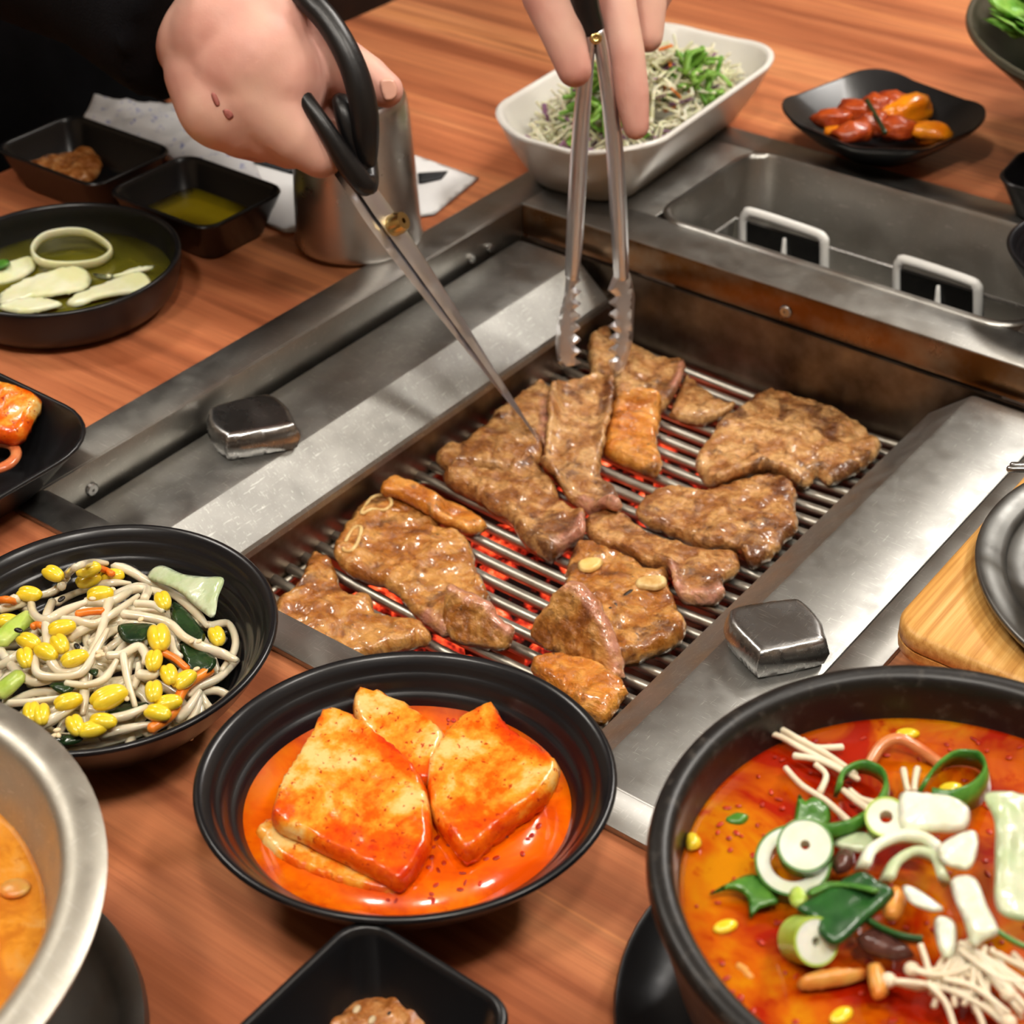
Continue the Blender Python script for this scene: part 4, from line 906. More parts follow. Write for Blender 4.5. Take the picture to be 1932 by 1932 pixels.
EB = [[(1700, 1330), (1560, 1420), (1480, 1560), (1300, 1525)], [(1720, 1350), (1600, 1450), (1500, 1480), (1410, 1475)], [(1750, 1370), (1720, 1500), (1800, 1650), (1860, 1720)], [(1780, 1380), (1850, 1480), (1960, 1580)], [(1800, 1400), (1900, 1450), (2000, 1500)],
      [(1640, 1400), (1640, 1540), (1720, 1680), (1760, 1800)], [(1560, 1560), (1650, 1600), (1760, 1660), (1850, 1740)], [(1480, 1540), (1560, 1620), (1600, 1720), (1620, 1800)], [(1330, 1530), (1450, 1540), (1580, 1570), (1700, 1590)], [(1690, 1360), (1780, 1500), (1860, 1590)],
      [(1820, 1400), (1840, 1560), (1920, 1700)], [(1600, 1420), (1550, 1500), (1500, 1590)], [(1700, 1400), (1690, 1560), (1650, 1640)], [(1740, 1420), (1830, 1540), (1930, 1640), (2000, 1720)], [(1420, 1480), (1520, 1500), (1640, 1480), (1760, 1400)], [(1780, 1440), (1760, 1600), (1830, 1720)],
      [(1880, 1400), (1960, 1480), (2040, 1530)], [(1450, 1360), (1480, 1450), (1500, 1560)], [(1560, 1520), (1700, 1560), (1860, 1680)]] + EB
for i, e in enumerate(EB):
    pts = [on_heap(x, y, 0.0050+0.0007*(i % 5)-0.004*(j/len(e)), broth_z) for j, (x, y) in enumerate(A7(e))]
    V, F = tube(pts, 0.0009, 6, 4); o = mk('enoki_mushroom', V, F, 'enoki', label='white enoki mushroom in the loose tangled bunch on the stew', cat='mushroom', group='loose enoki bunch on the stew')
    if i in (0, 1, 9, 2): V, F = ellipsoid(pts[-1], (0.0022, 0.0022, 0.0019)); mk('cap', V, F, 'enoki', o)

def flakes(n, c, R_, zf, mat, name, label, seed):
    rd = random.Random(seed); parts = []
    for _ in range(n):
        a = rd.uniform(0, 6.283); q = R_*math.sqrt(rd.random()); p = np.array([c[0]+q*math.cos(a), c[1]+q*math.sin(a)])
        v = SPH[::3]; parts.append(ellipsoid((p[0], p[1], zf(p)), (rd.uniform(0.0005, 0.0014), rd.uniform(0.0004, 0.0009), 0.0003), rd.uniform(0, 3)))
    V, F = join(parts); mk(name, V, F, mat, label=label, cat='chilli', kind='stuff')
simple('chilli', C(150, 26, 8), 0.3, (400, 0.2), (200, C(190, 50, 14)))
flakes(260, TC, 0.073, lambda p: BZ+0.0004, 'chilli', 'chilli_flakes', 'red chilli flakes floating on the stew broth', 3)
flakes(90, KC, 0.046, lambda p: 0.0275, 'chilli', 'chilli_flakes', 'red chilli flakes floating in the kimchi sauce', 4)

# brass-rimmed pot on its round stand ------------------------------
PC = np.array([0.0130, -0.4250, 0.0])
V, F = lathe([(0.060, 0.0), (0.070, 0.0), (0.082, 0.004), (0.0838, 0.0120), (0.0826, 0.0152), (0.0790, 0.0150), (0.0755, 0.0110), (0.070, 0.0080), (0.058, 0.0070), (0.0006, 0.0070)], (0.0350, -0.4165, 0), 72)
mk('pot_stand', V, F, 'iron', label='worn dark grey round stand under the metal soup pot', cat='stand', sharp=60)
pr = [(0.036, 0.0074), (0.043, 0.0072), (0.0475, 0.0125), (0.0515, 0.0170), (0.066, 0.0265), (0.0785, 0.047), (0.0860, 0.066), (0.0880, 0.0700), (0.0985, 0.0712), (0.1008, 0.0722), (0.1012, 0.0740), (0.0995, 0.0752), (0.0935, 0.0762), (0.0895, 0.0758), (0.0872, 0.0735), (0.0850, 0.0660),
      (0.0842, 0.0652), (0.0800, 0.0520), (0.0740, 0.0400), (0.060, 0.0260), (0.0006, 0.0200)]
V, F = lathe(pr, PC, 110); mk('soup_pot', V, F, 'pot_metal', label='dull golden metal pot with a wide rim full of cloudy orange soup', cat='pot', sharp=50)
zs = 0.052; V, F = lathe([(0.0812, zs-0.001), (0.0812, zs)]+[(0.0812*t, zs) for t in np.linspace(0.96, 0.02, 30)], PC, 110)
V = np.array([q+np.array([0, 0, 0.0016*ns(q, 90, 3)+0.0008*ns(q, 260, 5)]) if np.hypot(*(q[:2]-PC[:2])) < 0.079 else q for q in V])
mk('soybean_soup', V, F, 'doenjang_broth', label='cloudy orange soybean soup inside the metal pot', cat='soup')
for k in range(16):
    a = random.uniform(-0.3, 2.0); r0 = random.uniform(0.02, 0.074); c = np.array([PC[0]+r0*math.cos(a), PC[1]+r0*math.sin(a), zs+0.0006])
    V, F = ellipsoid(c, (random.uniform(0.003, 0.007), random.uniform(0.002, 0.005), 0.0016), random.uniform(0, 3)); mk('soup_bit', V, F, random.choice(['beancurd', 'noodle', 'doenjang_broth']), label='soft orange bit floating in the soybean soup', cat='food bit', group='bits in the soybean soup')

# square black dishes ------------------------------------------------
def square_dish(name, label, x0, x1, y0, y1, h, z0=0.0, c=0.012, rot=0.0, flare=0.010, mat='black_melamine', cat='dish', lift=0.0, th=0.0026):
    cx, cy, a, b = (x0+x1)/2, (y0+y1)/2, (x1-x0)/2, (y1-y0)/2; R = lambda da, z, cc, l_=0.0: rrect(a-da, b-da, max(cc, 0.003), z0+z, 8, cx, cy, rot, l_)
    rings = [R(flare+0.004, 0.0, c*0.7), R(flare+0.001, 0.0, c*0.8), R(flare-0.001, 0.002, c*0.8), R(0.0008, h-0.0012, c, lift), R(0, h-0.0002, c, lift), R(0.0004, h+0.0008, c, lift), R(0.0016, h+0.0012, c*0.95, lift), R(0.0026, h+0.0004, c*0.9, lift), R(0.0034, h-0.002, c*0.86, lift*0.9),
             R(flare*0.95+0.0005, 0.0060, c*0.7), R(flare+0.003, 0.0036, c*0.6), R(min(a, b)*0.6, 0.0032, c*0.4)]
    V, F = loft(rings); return mk(name, V, F, mat, label=label, cat=cat, sharp=70)
square_dish('sauce_dish', 'black square dish holding yellow green oil', -0.3405, -0.2575, 0.0145, 0.0795, 0.0255)
V, F = loft([rrect(0.0290, 0.0200, 0.006, 0.0060, 8, -0.2990, 0.047), rrect(0.0335, 0.0245, 0.008, 0.0105, 8, -0.2990, 0.047), rrect(0.02, 0.012, 0.004, 0.0105, 8, -0.2990, 0.047)])
mk('oil', V, F, 'oil_sauce', label='yellow green oil in the black square dish', cat='oil')
square_dish('sauce_dish', 'black square dish with a spoonful of brown paste, beside the oil dish', -0.4400, -0.3480, 0.0150, 0.0790, 0.0255)
def paste(label, px, z, h, seed, res=0.0015):
    V, F, A = px_slab(px, z, h, res=res, edge=0.012, amp=0.0022, nscale=120, seed=seed, rag=0.0012)
    return mk('soybean_paste', V, F, 'ssamjang', label=label, cat='paste')
paste('brown soybean paste in the dish beside the oil', [(40, 318), (75, 300), (130, 295), (160, 280), (190, 300), (188, 325), (160, 345), (110, 348), (70, 335)], 0.0075, 0.011, 3)
square_dish('sauce_dish', 'black square dish with brown paste next to the radish kimchi bowl', 0.1300, 0.1930, -0.3860, -0.2980, 0.0380, c=0.011)
paste('mound of brown soybean paste dotted with sesame, in the dish next to the kimchi bowl', cr(350, 1150, 2.273, [(560, 1790), (640, 1740), (760, 1690), (850, 1640), (920, 1610), (1000, 1640), (1090, 1690), (1110, 1760), (1080, 1860), (900, 1920), (680, 1900)]), 0.0100, 0.015, 5, 0.0012)
for (x, y), mt, lb in (((735, 1715), 'sesame', 0), ((1150, 1640), 'sesame', 0), ((1165, 1680), 'sesame', 0), ((880, 1735), 'sesame_black', 1), ((905, 1765), 'sesame_black', 1), ((960, 1690), 'sesame', 0), ((800, 1760), 'sesame', 0), ((1140, 1605), 'sesame', 0)):
    px, py = A8([(x, y)])[0]; on = 600 < x < 1100
    V, F = ellipsoid(P(px, py, 0.0168 if on else 0.0105), (0.0017, 0.0011, 0.0009), ka+1.2+random.uniform(-.5, .5)); mk('sesame_seed', V, F, mt, label=('black' if lb else 'cream')+' sesame seed in the paste dish next to the kimchi bowl', cat='seed', group=('black' if lb else 'cream')+' sesame in the near paste dish')

# onion bowl ---------------------------------------------------------
OC = np.array([-0.2985, -0.0530, 0.0]); OR = 0.0635
V, F = lathe(catmull([(0.030, 0.0), (0.046, 0.0), (0.0540, 0.0025), (0.0600, 0.0100), (0.0628, 0.0200), (0.0636, 0.0256), (0.0634, 0.0272), (0.0622, 0.0278), (0.0609, 0.0270), (0.0601, 0.0248), (0.0582, 0.0140), (0.0520, 0.0060), (0.036, 0.0045), (0.0006, 0.0043)], 3), OC, 96)
mk('onion_bowl', V, F, 'black_melamine', label='black round deep bowl of pickled onion slices', cat='bowl', sharp=70)
zo = 0.0125; V, F = lathe([(0.0572, zo-0.001), (0.0572, zo), (0.03, zo), (0.0006, zo)], OC, 80); mk('onion_brine', V, F, 'onion_brine', label='olive green vinegar brine in the onion bowl', cat='sauce')
A0 = lambda l: cr(0, 0, 2.76, l)
def oz(p, lift=0.0): return zo+lift
for k, (px, lift, tilt, lb) in enumerate((([(0, 1520), (100, 1470), (260, 1410), (400, 1390), (470, 1430), (440, 1500), (300, 1540), (100, 1570), (0, 1580)], 0.006, (0, -0.1), 'wide white pickled onion slice in the onion bowl'),
      ([(340, 1570), (460, 1510), (600, 1450), (720, 1420), (780, 1450), (770, 1500), (640, 1530), (500, 1570), (400, 1600)], 0.006, (0, -0.15), 'long curved white onion slice at the side of the onion bowl'),
      ([(-60, 1400), (60, 1370), (160, 1340), (180, 1400), (60, 1460), (-60, 1480)], 0.003, (0, -0.1), 'onion slice half sunk in the brine'),
      ([(0, 1590), (120, 1560), (280, 1560), (320, 1600), (180, 1625), (20, 1615)], 0.004, (0, 0), 'pale onion slice pressed against the wall of the onion bowl'),
      ([(480, 1430), (600, 1430), (720, 1390), (800, 1380), (790, 1400), (660, 1440), (540, 1450)], 0.005, (0, -0.2), 'thin onion shred floating in the brine'))):
    leafpiece('onion_slice', lb, 'onion', A0(px), oz, lift*0.6, 0.0030, 'onion_flesh', k+1, 'pickled onion slices', tilt, 0.0005, 0.002)
pts = [P(x, y, 0.0185+0.003*math.sin(k*0.8)) for k, (x, y) in enumerate(A0([(170, 1310), (220, 1240), (330, 1210), (450, 1215), (550, 1270), (575, 1320), (500, 1370), (350, 1385), (220, 1370)]))]
V, F = tube(pts, 0.0012, 8, 5, closed=True, flat=2.6); mk('onion_slice', V, F, 'onion_flesh', label='translucent onion ring standing in the onion bowl', cat='onion', group='pickled onion slices')
leafpiece('scallion_bit', 'green scallion bit in the onion bowl', 'scallion', A0([(-20, 1370), (40, 1360), (50, 1390), (-20, 1410)]), oz, 0.004, 0.002, 'scallion_green', 8)

# plate with cabbage kimchi at the rail -----------------------------
square_dish('side_plate', 'black rounded square plate with cabbage kimchi beside the steel rail', -0.285, -0.1480, -0.285, -0.1480, 0.024, z0=0.0032, c=0.034, flare=0.018, lift=0.0)
V, F, A = px_plane_slab([(-60, 715), (0, 722), (40, 735), (78, 755), (65, 790), (40, 830), (0, 835), (-60, 820)], P(20, 780, 0.0245), unit(np.array([0.05, -0.3, 1])), 0.010, res=0.002, edge=0.003, amp=0.0008, nscale=140, seed=4)
mk('cabbage_kimchi', V, F, 'kimchi_radish', label='block of kimchi on the black side plate', cat='kimchi', attrs=A)
V, F = tube([P(x, y, 0.016) for x, y in ((-40, 835), (-5, 835), (24, 842), (30, 860), (14, 878), (-20, 890))], [0.003, 0.0028, 0.0026, 0.0026, 0.003, 0.003], 8, 4, flat=0.7); mk('kimchi_strand', V, F, 'noodle', label='curled kimchi strand on the black side plate', cat='kimchi')

# ================================================================== FAR SIDE OF THE TABLE
# white salad plate
WC = np.array([-0.158, 0.283]); 
wr = lambda da, z, c, l_=0.0: rrect(0.0545-da, 0.1020-da, c, z+0.0032, 10, WC[0], WC[1], 0.06, l_)
V, F = loft([wr(0.026, 0.0, 0.020), wr(0.023, 0.0, 0.022), wr(0.020, 0.003, 0.024), wr(0.008, 0.022, 0.034, 0.003), wr(0.0005, 0.037, 0.040, 0.008), wr(0.0, 0.0385, 0.040, 0.008), wr(0.0010, 0.0398, 0.040, 0.008), wr(0.0028, 0.0396, 0.039, 0.008),
             wr(0.0045, 0.0375, 0.038, 0.0075), wr(0.012, 0.022, 0.033, 0.003), wr(0.023, 0.0075, 0.022), wr(0.032, 0.0055, 0.016)])
mk('salad_plate', V, F, 'white_ceramic', label='white oblong ceramic plate of shredded cabbage salad', cat='plate', sharp=70)
def shreds(n, mat, name, label, zlo, zhi, L, r, seed, spread=(0.032, 0.075), c0=(0, 0)):
    rd = random.Random(seed); parts = []
    for _ in range(n):
        a = rd.uniform(0, 6.283); q = math.sqrt(rd.random())**1.15; x = c0[0]+spread[0]*q*math.cos(a); y = c0[1]+spread[1]*q*math.sin(a)
        base = zlo+(zhi-zlo)*(1-q*q); b = rd.uniform(0, 6.283); e = rd.uniform(-0.6, 0.6); pts = []
        for t in (-1, 0, 1):
            zq = max(0.012, base+rd.uniform(-0.006, 0.008)+L*0.5*t*rd.uniform(-0.7, 0.7)); mx = 0.028+0.55*max(0.0, min(zq, 0.043)-0.012); my = mx+0.047
            pts.append((WC[0]+min(mx, max(-mx, x+L*t*math.cos(b+e*t))), WC[1]+min(my, max(-my, y+L*t*math.sin(b+e*t))), zq))
        parts.append(tube(pts, r*rd.uniform(0.7, 1.3), 5, 3, flat=0.6))
    V, F = join(parts); return mk(name, V, F, mat, label=label, cat='salad', kind='stuff')
shreds(520, 'cabbage_white', 'cabbage_shreds', 'white cabbage shreds heaped on the white plate', 0.022, 0.056, 0.013, 0.0014, 1, (0.041, 0.090))
shreds(70, 'cabbage_purple', 'purple_cabbage_shreds', 'purple cabbage shreds scattered in the salad', 0.024, 0.056, 0.010, 0.0013, 2, (0.041, 0.090))
shreds(26, 'carrot', 'salad_carrot_shreds', 'orange carrot shreds scattered in the salad', 0.026, 0.056, 0.009, 0.0013, 3, (0.036, 0.080))
shreds(46, 'leaf_green', 'salad_greens', 'bright green leaf shreds on the salad near the tongs', 0.032, 0.064, 0.009, 0.0020, 4, (0.020, 0.024), (0.004, -0.048))
shreds(44, 'leaf_green', 'salad_greens', 'bright green leaf shreds on the salad facing the corner bowl', 0.034, 0.058, 0.008, 0.0020, 5, (0.018, 0.024), (0.024, 0.022))

# black square-cornered bowl of braised food
FC = P(1666, 207, 0.0290)[:2]; fr = math.radians(32-45)
fw = lambda a, z, c, l_: rrect(a, a, c, z, 10, FC[0], FC[1], fr, l_)
V, F = loft([fw(0.022, 0.0, 0.021, 0), fw(0.0245, 0.0, 0.023, 0), fw(0.0262, 0.0024, 0.024, 0), fw(0.0390, 0.0095, 0.031, 0.0005), fw(0.0508, 0.0195, 0.033, 0.0075), fw(0.0526, 0.0218, 0.032, 0.0100), fw(0.0522, 0.0231, 0.032, 0.0102), fw(0.0500, 0.0224, 0.031, 0.0095),
             fw(0.0370, 0.0115, 0.030, 0.0005), fw(0.0230, 0.0055, 0.021, 0), fw(0.006, 0.0048, 0.004, 0)])
V[:, 2] += 0.0032
mk('corner_bowl', V, F, 'black_melamine', label='black square bowl with upswept corners holding braised pumpkin and red chunks', cat='bowl', sharp=70)
A3b = lambda l: cr(1200, 0, 2.639, l)
for k, (x, y, sx, sy, mt, rot) in enumerate(((950, 590, 62, 40, 'red_braised', 0.1), (1090, 560, 60, 45, 'red_braised', 0.5), (1080, 660, 66, 40, 'red_braised', -0.2), (1180, 620, 58, 45, 'red_braised', 0.3), (1300, 640, 62, 44, 'red_braised', 0.0), (1200, 520, 55, 40, 'red_braised', 0.9),
        (1380, 540, 100, 55, 'pumpkin', -0.6), (1280, 500, 60, 45, 'red_braised', 0.2), (1460, 660, 70, 40, 'pumpkin', 0.2), (970, 670, 50, 25, 'pumpkin', 0.2))):
    px, py = A3b([(x, y)])[0]; c = P(px, py, 0.0195 if mt == 'pumpkin' else 0.0215); c[:2] = FC+(c[:2]-FC)*min(1.0, 0.029/np.linalg.norm(c[:2]-FC)); f_ = 0.00042*0.47
    bm = bmesh.new(); bmesh.ops.create_icosphere(bm, subdivisions=3, radius=1.0); bm.verts.index_update()
    B = np.array([v.co[:] for v in bm.verts]); BF = [[v.index for v in f.verts] for f in bm.faces]; bm.free()
    B = B*np.array([1+0.30*ns(b, 1.6, k+2)+0.1*ns(b, 4, k) for b in B])[:, None]*np.array([sx*f_, sy*f_, sy*f_*0.85]); a = ka-rot
    B = np.stack([B[:, 0]*math.cos(a)-B[:, 1]*math.sin(a), B[:, 0]*math.sin(a)+B[:, 1]*math.cos(a), B[:, 2]], -1)+c
    nm, lb, ct = ('braised_pumpkin', 'orange braised pumpkin wedge in the corner bowl', 'pumpkin') if mt == 'pumpkin' else ('braised_chunk', 'red glazed braised chunk in the corner bowl', 'food chunk')
    mk(nm, B, BF, mt, label=lb, cat=ct, group=ct+'s in the corner bowl')
V, F = tube([P(*A3b([q])[0], 0.0290) for q in ((1150, 500), (1200, 590), (1240, 660))], 0.0016, 6, 4); mk('scallion_strip', V, F, 'leaf_dark', label='dark green scallion strip across the braised chunks', cat='scallion')

# bowl of lettuce at the far corner
pr_ = P(1850, 95, 0.085); gc = pr_[:2]+0.135*unit(np.array([0.2, 0.53])-pr_[:2])
V, F = lathe(catmull([(0.046, 0.0), (0.056, 0.0), (0.064, 0.010), (0.076, 0.032), (0.106, 0.060), (0.1325, 0.082), (0.1350, 0.0855), (0.1345, 0.0880), (0.1315, 0.0872), (0.1285, 0.0835), (0.102, 0.0605), (0.072, 0.034), (0.060, 0.014), (0.0006, 0.010)], 3), (gc[0], gc[1], 0), 96)
simple('olive_plastic', C(74, 70, 58), 0.35, (300, 0.05)); V[:, 2] += 0.0002
mk('salad_bowl', V, F, 'olive_plastic', label='large olive grey bowl full of green lettuce', cat='bowl', sharp=70)
rim_a = math.atan2(pr_[1]-gc[1], pr_[0]-gc[0])
for k in range(56):
    a = random.uniform(0, 6.283) if k < 44 else rim_a+random.uniform(-0.8, 0.8); q = 0.110*math.sqrt(random.random()) if k < 44 else random.uniform(0.075, 0.098); c = np.array([gc[0]+q*math.cos(a), gc[1]+q*math.sin(a), 0.084+0.016*(1-(q/0.1)**2)])
    n = unit(np.array([random.uniform(-.5, .5)-0.5*math.cos(a)*q/0.11, random.uniform(-.5, .5)-0.5*math.sin(a)*q/0.11, 1])); ex = unit(np.cross([0, 1, 0.2], n)); ey = np.cross(n, ex)
    ol = [((0.024+0.007*math.sin(5*t+k))*math.cos(t)*1.15, (0.024+0.006*math.sin(4*t+k*2))*math.sin(t)) for t in np.linspace(0, 6.283, 18, endpoint=False)]
    V, F, A = slab(ol, (c, ex, ey, n), 0.0012, res=0.004, edge=0.0012, amp=0.004, nscale=70, seed=k, bottom_amp=1.0)
    mk('lettuce_leaf', V, F, 'leaf_green', label='crinkled green lettuce leaf in the olive grey bowl', cat='lettuce', group='lettuce leaves in the olive bowl', attrs=A)

# black dishes at the table's right side
c = P(1893, 312, 0.028)[:2]+np.array([0.0285, 0.0080])
square_dish('side_dish', 'black dish behind the basin next to the corner bowl', c[0]-0.028, c[0]+0.028, c[1]-0.028, c[1]+0.028, 0.024, c=0.016, rot=0.1, z0=0.0030, flare=0.011)
c = P(1905, 480, 0.034)[:2]+0.0460*unit(np.array([0.79, 0.61]))
V, F = lathe([(q, z+0.0030) for q, z in wok(0.0460, 0.031, 0.017)], (c[0], c[1], 0), 72); mk('side_bowl', V, F, 'black_ribbed', label='black round bowl on the steel at the end of the basin', cat='bowl', sharp=70)
zz = 0.020; V, F = lathe([(0.0335, zz-0.001), (0.0335, zz), (0.0006, zz+0.003)], (c[0], c[1], 0), 48); mk('brown_sauce', V, F, 'red_braised', label='brown red sauce in the bowl at the end of the basin', cat='sauce')

# bamboo board with iron dish and pot
BX, BY = 0.2760, 0.0215
bd = empty('bamboo_trivet', (0.28, 0.02, 0.0), 'bamboo board trivet on small feet beside the grill', 'trivet')
V, F = loft([rrect(0.0835-d, 0.0905-d, 0.014, z, 8, BX, BY) for d, z in ((0.0022, 0.0160), (0.0003, 0.0175), (0.0, 0.0200), (0.0, 0.0222)) ]); mk('lower_layer', V, F, 'bamboo', bd, sharp=60)
V, F = loft([rrect(0.0835-d, 0.0905-d, 0.014, z, 8, BX, BY) for d, z in ((0.0009, 0.0222), (0.0, 0.0232), (0.0, 0.0285), (0.0010, 0.0300), (0.0030, 0.0306), (0.010, 0.0306))]); mk('board_top', V, F, 'bamboo', bd, sharp=60)
for fx in (0.211, 0.346):
    for fy in (-0.047, 0.094):
        V, F = bevel_box((fx-0.010, fy-0.010, 0.0), (fx+0.010, fy+0.010, 0.0165), 0.002); mk('foot', V, F, 'bamboo', bd)
V, F = lathe(catmull([(0.045, 0.0308), (0.070, 0.0308), (0.0790, 0.0330), (0.0830, 0.0362), (0.0836, 0.0382), (0.0822, 0.0394), (0.0780, 0.0392), (0.0720, 0.0370), (0.064, 0.0338), (0.0006, 0.0334)], 3), (0.2795, 0.0155, 0), 96)
mk('iron_dish', V, F, 'iron', label='dark grey iron dish on the bamboo board', cat='dish', sharp=70)
pt = empty('iron_pot', (0.2900, 0.0150, 0.034), 'grey metal pot with wire handles standing in the iron dish', 'pot')
V, F = lathe(catmull([(0.045, 0.0345), (0.052, 0.0348), (0.0575, 0.040), (0.0625, 0.055), (0.0640, 0.068), (0.0640, 0.074), (0.0630, 0.0752), (0.0612, 0.0740), (0.0590, 0.056), (0.050, 0.042), (0.0006, 0.040)], 3), (0.2905, 0.0150, 0), 84); mk('pot_body', V, F, 'steel_panel', pt, sharp=70)
V, F = lathe([(0.0605, 0.0740), (0.0600, 0.0772), (0.050, 0.0830), (0.030, 0.0880), (0.012, 0.0895), (0.010, 0.0960), (0.013, 0.1000), (0.011, 0.1030), (0.0006, 0.1035)], (0.2905, 0.0150, 0), 64); mk('lid', V, F, 'steel', pt, sharp=40)
for k in (0.0, 0.005):
    e = P(1908-k*1200, 878+k*1400, 0.066); V, F = tube([e, e+np.array([0.012, 0.006, 0.001]), e+np.array([0.030, 0.008, 0.002])], 0.0014, 8, 3); mk('wire_handle', V, F, 'steel_knob', pt)

# upturned steel cup
UC = P(678, 452, 0.0)[:2]
V, F = lathe([(0.0340, 0.0004), (0.0358, 0.0), (0.0364, 0.0012), (0.0356, 0.0040), (0.0345, 0.030), (0.0322, 0.070), (0.0312, 0.0795), (0.0304, 0.0830), (0.0288, 0.0846), (0.0270, 0.0846), (0.0260, 0.0836), (0.0250, 0.0822), (0.012, 0.0818), (0.0006, 0.0818)], (UC[0], UC[1], 0.0027), 84)
mk('steel_cup', V, F, 'steel_cup', label='brushed steel cup turned upside down on the table', cat='cup', sharp=45)

# napkin packets and paper
def sheet(name, label, cat, px, z, thick, mat, amp, seed):
    V, F, A = px_slab(px, z, thick, res=0.004, edge=thick*0.8, amp=amp, nscale=45, seed=seed, smooth_outline=False); return mk(name, V, F, mat, label=label, cat=cat, attrs=A)
sheet('napkin_packet', 'crumpled white wrapper with pale blue print behind the black dishes', 'wrapper', [(150, 235), (175, 190), (250, 205), (330, 205), (420, 262), (480, 310), (500, 350), (400, 345), (300, 290), (200, 262)], 0.0085, 0.014, 'napkin_print', 0.004, 3)
sheet('paper_mat', 'white printed paper mat under the steel cup', 'paper', [(300, 190), (470, 215), (640, 245), (800, 298), (905, 335), (820, 405), (700, 420), (540, 440), (400, 380), (330, 300)], 0.0012, 0.0012, 'paper_white', 0.0, 4)
for k, q in enumerate(([(476, 288), (556, 306), (556, 330), (470, 306)], [(788, 326), (846, 322), (834, 338), (790, 348)], [(500, 355), (530, 360), (515, 395), (480, 385)])):
    V, F, A = px_slab(q, 0.0022, 0.0006, res=0.003, edge=0.0005, smooth_outline=False); mk('paper_slip', V, F, 'print_dark', label=('dark grey printed slip on the paper mat beside the scissor hand', 'black printed slip on the paper mat behind the steel cup', 'small dark slip on the paper mat beside the oil dish')[k], cat='paper')
sheet('tissue', 'folded white tissue on the paper mat under the hand', 'tissue', [(405, 290), (470, 285), (480, 305), (470, 325), (425, 310)], 0.0070, 0.010, 'paper_white', 0.003, 6)

# ================================================================== SCISSORS
ST = on_meat(1015, 838, 0.0); SP = P(733, 432, 0.0650)
sd_ = unit(SP-ST); vw = unit(SP-CAM); ss = unit(np.cross(vw, sd_)); ss = ss if np.dot(ss, _r) < 0 else -ss
tt = np.cross(sd_, ss); tt = tt if np.dot(tt, vw) < 0 else -tt
sw = unit(ss*math.cos(math.radians(52))+tt*math.sin(math.radians(52))); sn = np.cross(sd_, sw); sn = sn if np.dot(sn, vw) < 0 else -sn
LP = np.linalg.norm(SP-ST)
sc = empty('scissors', ST, 'kitchen scissors with black handles cutting the meat', 'scissors')
def dep(L): return np.dot(ST+sd_*L-CAM, _f)
def blade(nm, rotd, off, flip):
    c, s_ = math.cos(math.radians(rotd)), math.sin(math.radians(rotd)); out = []
    for a, b in [(0, 0), (0.02, -0.0026), (0.06, -0.0056), (LP-0.01, -0.0100), (LP+0.012, -0.0098), (LP+0.055, -0.0060), (LP+0.055, 0.0034), (LP+0.010, 0.0044), (LP-0.01, 0.0036), (0.06, 0.0014), (0.02, 0.0006)]:
        a -= LP; b *= flip; out.append((a*c-b*s_+LP, a*s_+b*c))
    V, F, A = slab(out, (ST+sn*off, sd_, sw, sn), 0.0021, res=0.003, edge=0.0008, smooth_outline=False); return mk(nm, V, F, 'blade_steel', sc, sharp=30)
blade('blade', 0.0, 0.0012, 1); blade('blade', 2.2, -0.0012, -1)
V, F = disc(SP+sn*0.0012+sw*(-0.002), sn, 0.0056, 0.0080, 20); mk('pivot_screw', V, F, 'brass', sc, sharp=40)
DH = dep(LP+0.085)
hp = lambda l: [Q(x, y, DH+d) for x, y, d in l]
V, F = tube(hp([(684, 318, 0.012), (690, 262, -0.002), (684, 190, -0.010), (660, 112, -0.014), (620, 42, -0.014), (570, -14, -0.012), (522, -78, 0.0), (470, -72, 0.024), (495, 20, 0.043), (560, 80, 0.044), (612, 150, 0.038), (655, 235, 0.024)]),
            [0.0052, 0.0066, 0.0070, 0.0066, 0.0064, 0.0062, 0.0056, 0.005, 0.005, 0.005, 0.005, 0.005], 12, 5, flat=0.8, closed=True); mk('handle', V, F, 'black_plastic', sc)
V, F = tube(hp([(694, 350, 0.004), (662, 318, -0.003), (612, 240, -0.010), (568, 176, -0.0085), (557, 150, 0.002), (582, 142, 0.016), (618, 156, 0.024), (652, 205, 0.024), (684, 280, 0.016)]),
            [0.0050, 0.0056, 0.0044, 0.0042, 0.0046, 0.005, 0.005, 0.0055, 0.006], 12, 5, closed=True); mk('handle', V, F, 'black_plastic', sc)
V, F = tube(hp([(690, 330, 0.008), (674, 262, 0.002), (656, 212, -0.002), (642, 186, -0.001)]), [0.0050, 0.0085, 0.0075, 0.0050], 12, 4, flat=0.7); mk('handle_web', V, F, 'black_plastic', sc)

# ================================================================== TONGS
TT = P(1120, 702, GZ+0.0115); DT0 = np.dot(TT-CAM, _f); TP = P(1116, 66, 0.140); DT1 = np.dot(TP-CAM, _f)
tg_ = empty('serving_tongs', TT, 'steel tongs with serrated tips gripping a folded piece of meat', 'tongs')
def tq(x, y, d=0.0):
    t = (702-y)/(702-66.0); return Q(x, y, DT0+(DT1-DT0)*t+d)
for pts, rads in (([(1113, 52), (1108, 110), (1096, 240), (1088, 380), (1083, 470), (1079, 520)], [0.0032, 0.0036, 0.0044, 0.0046, 0.0044, 0.0038]), ([(1126, 54), (1138, 110), (1156, 240), (1166, 380), (1170, 460), (1172, 520)], [0.0032, 0.0036, 0.0044, 0.0046, 0.0044, 0.0040])):
    V, F = tube([tq(x, y) for x, y in pts], rads, 12, 5, flat=1.9, up=-vw); mk('arm', V, F, 'blade_steel', tg_)
tn = unit(-_f*np.array([1, 1, 0.0])); tpn = unit(tn+np.array([0, 0, 0.25]))
zz1 = []
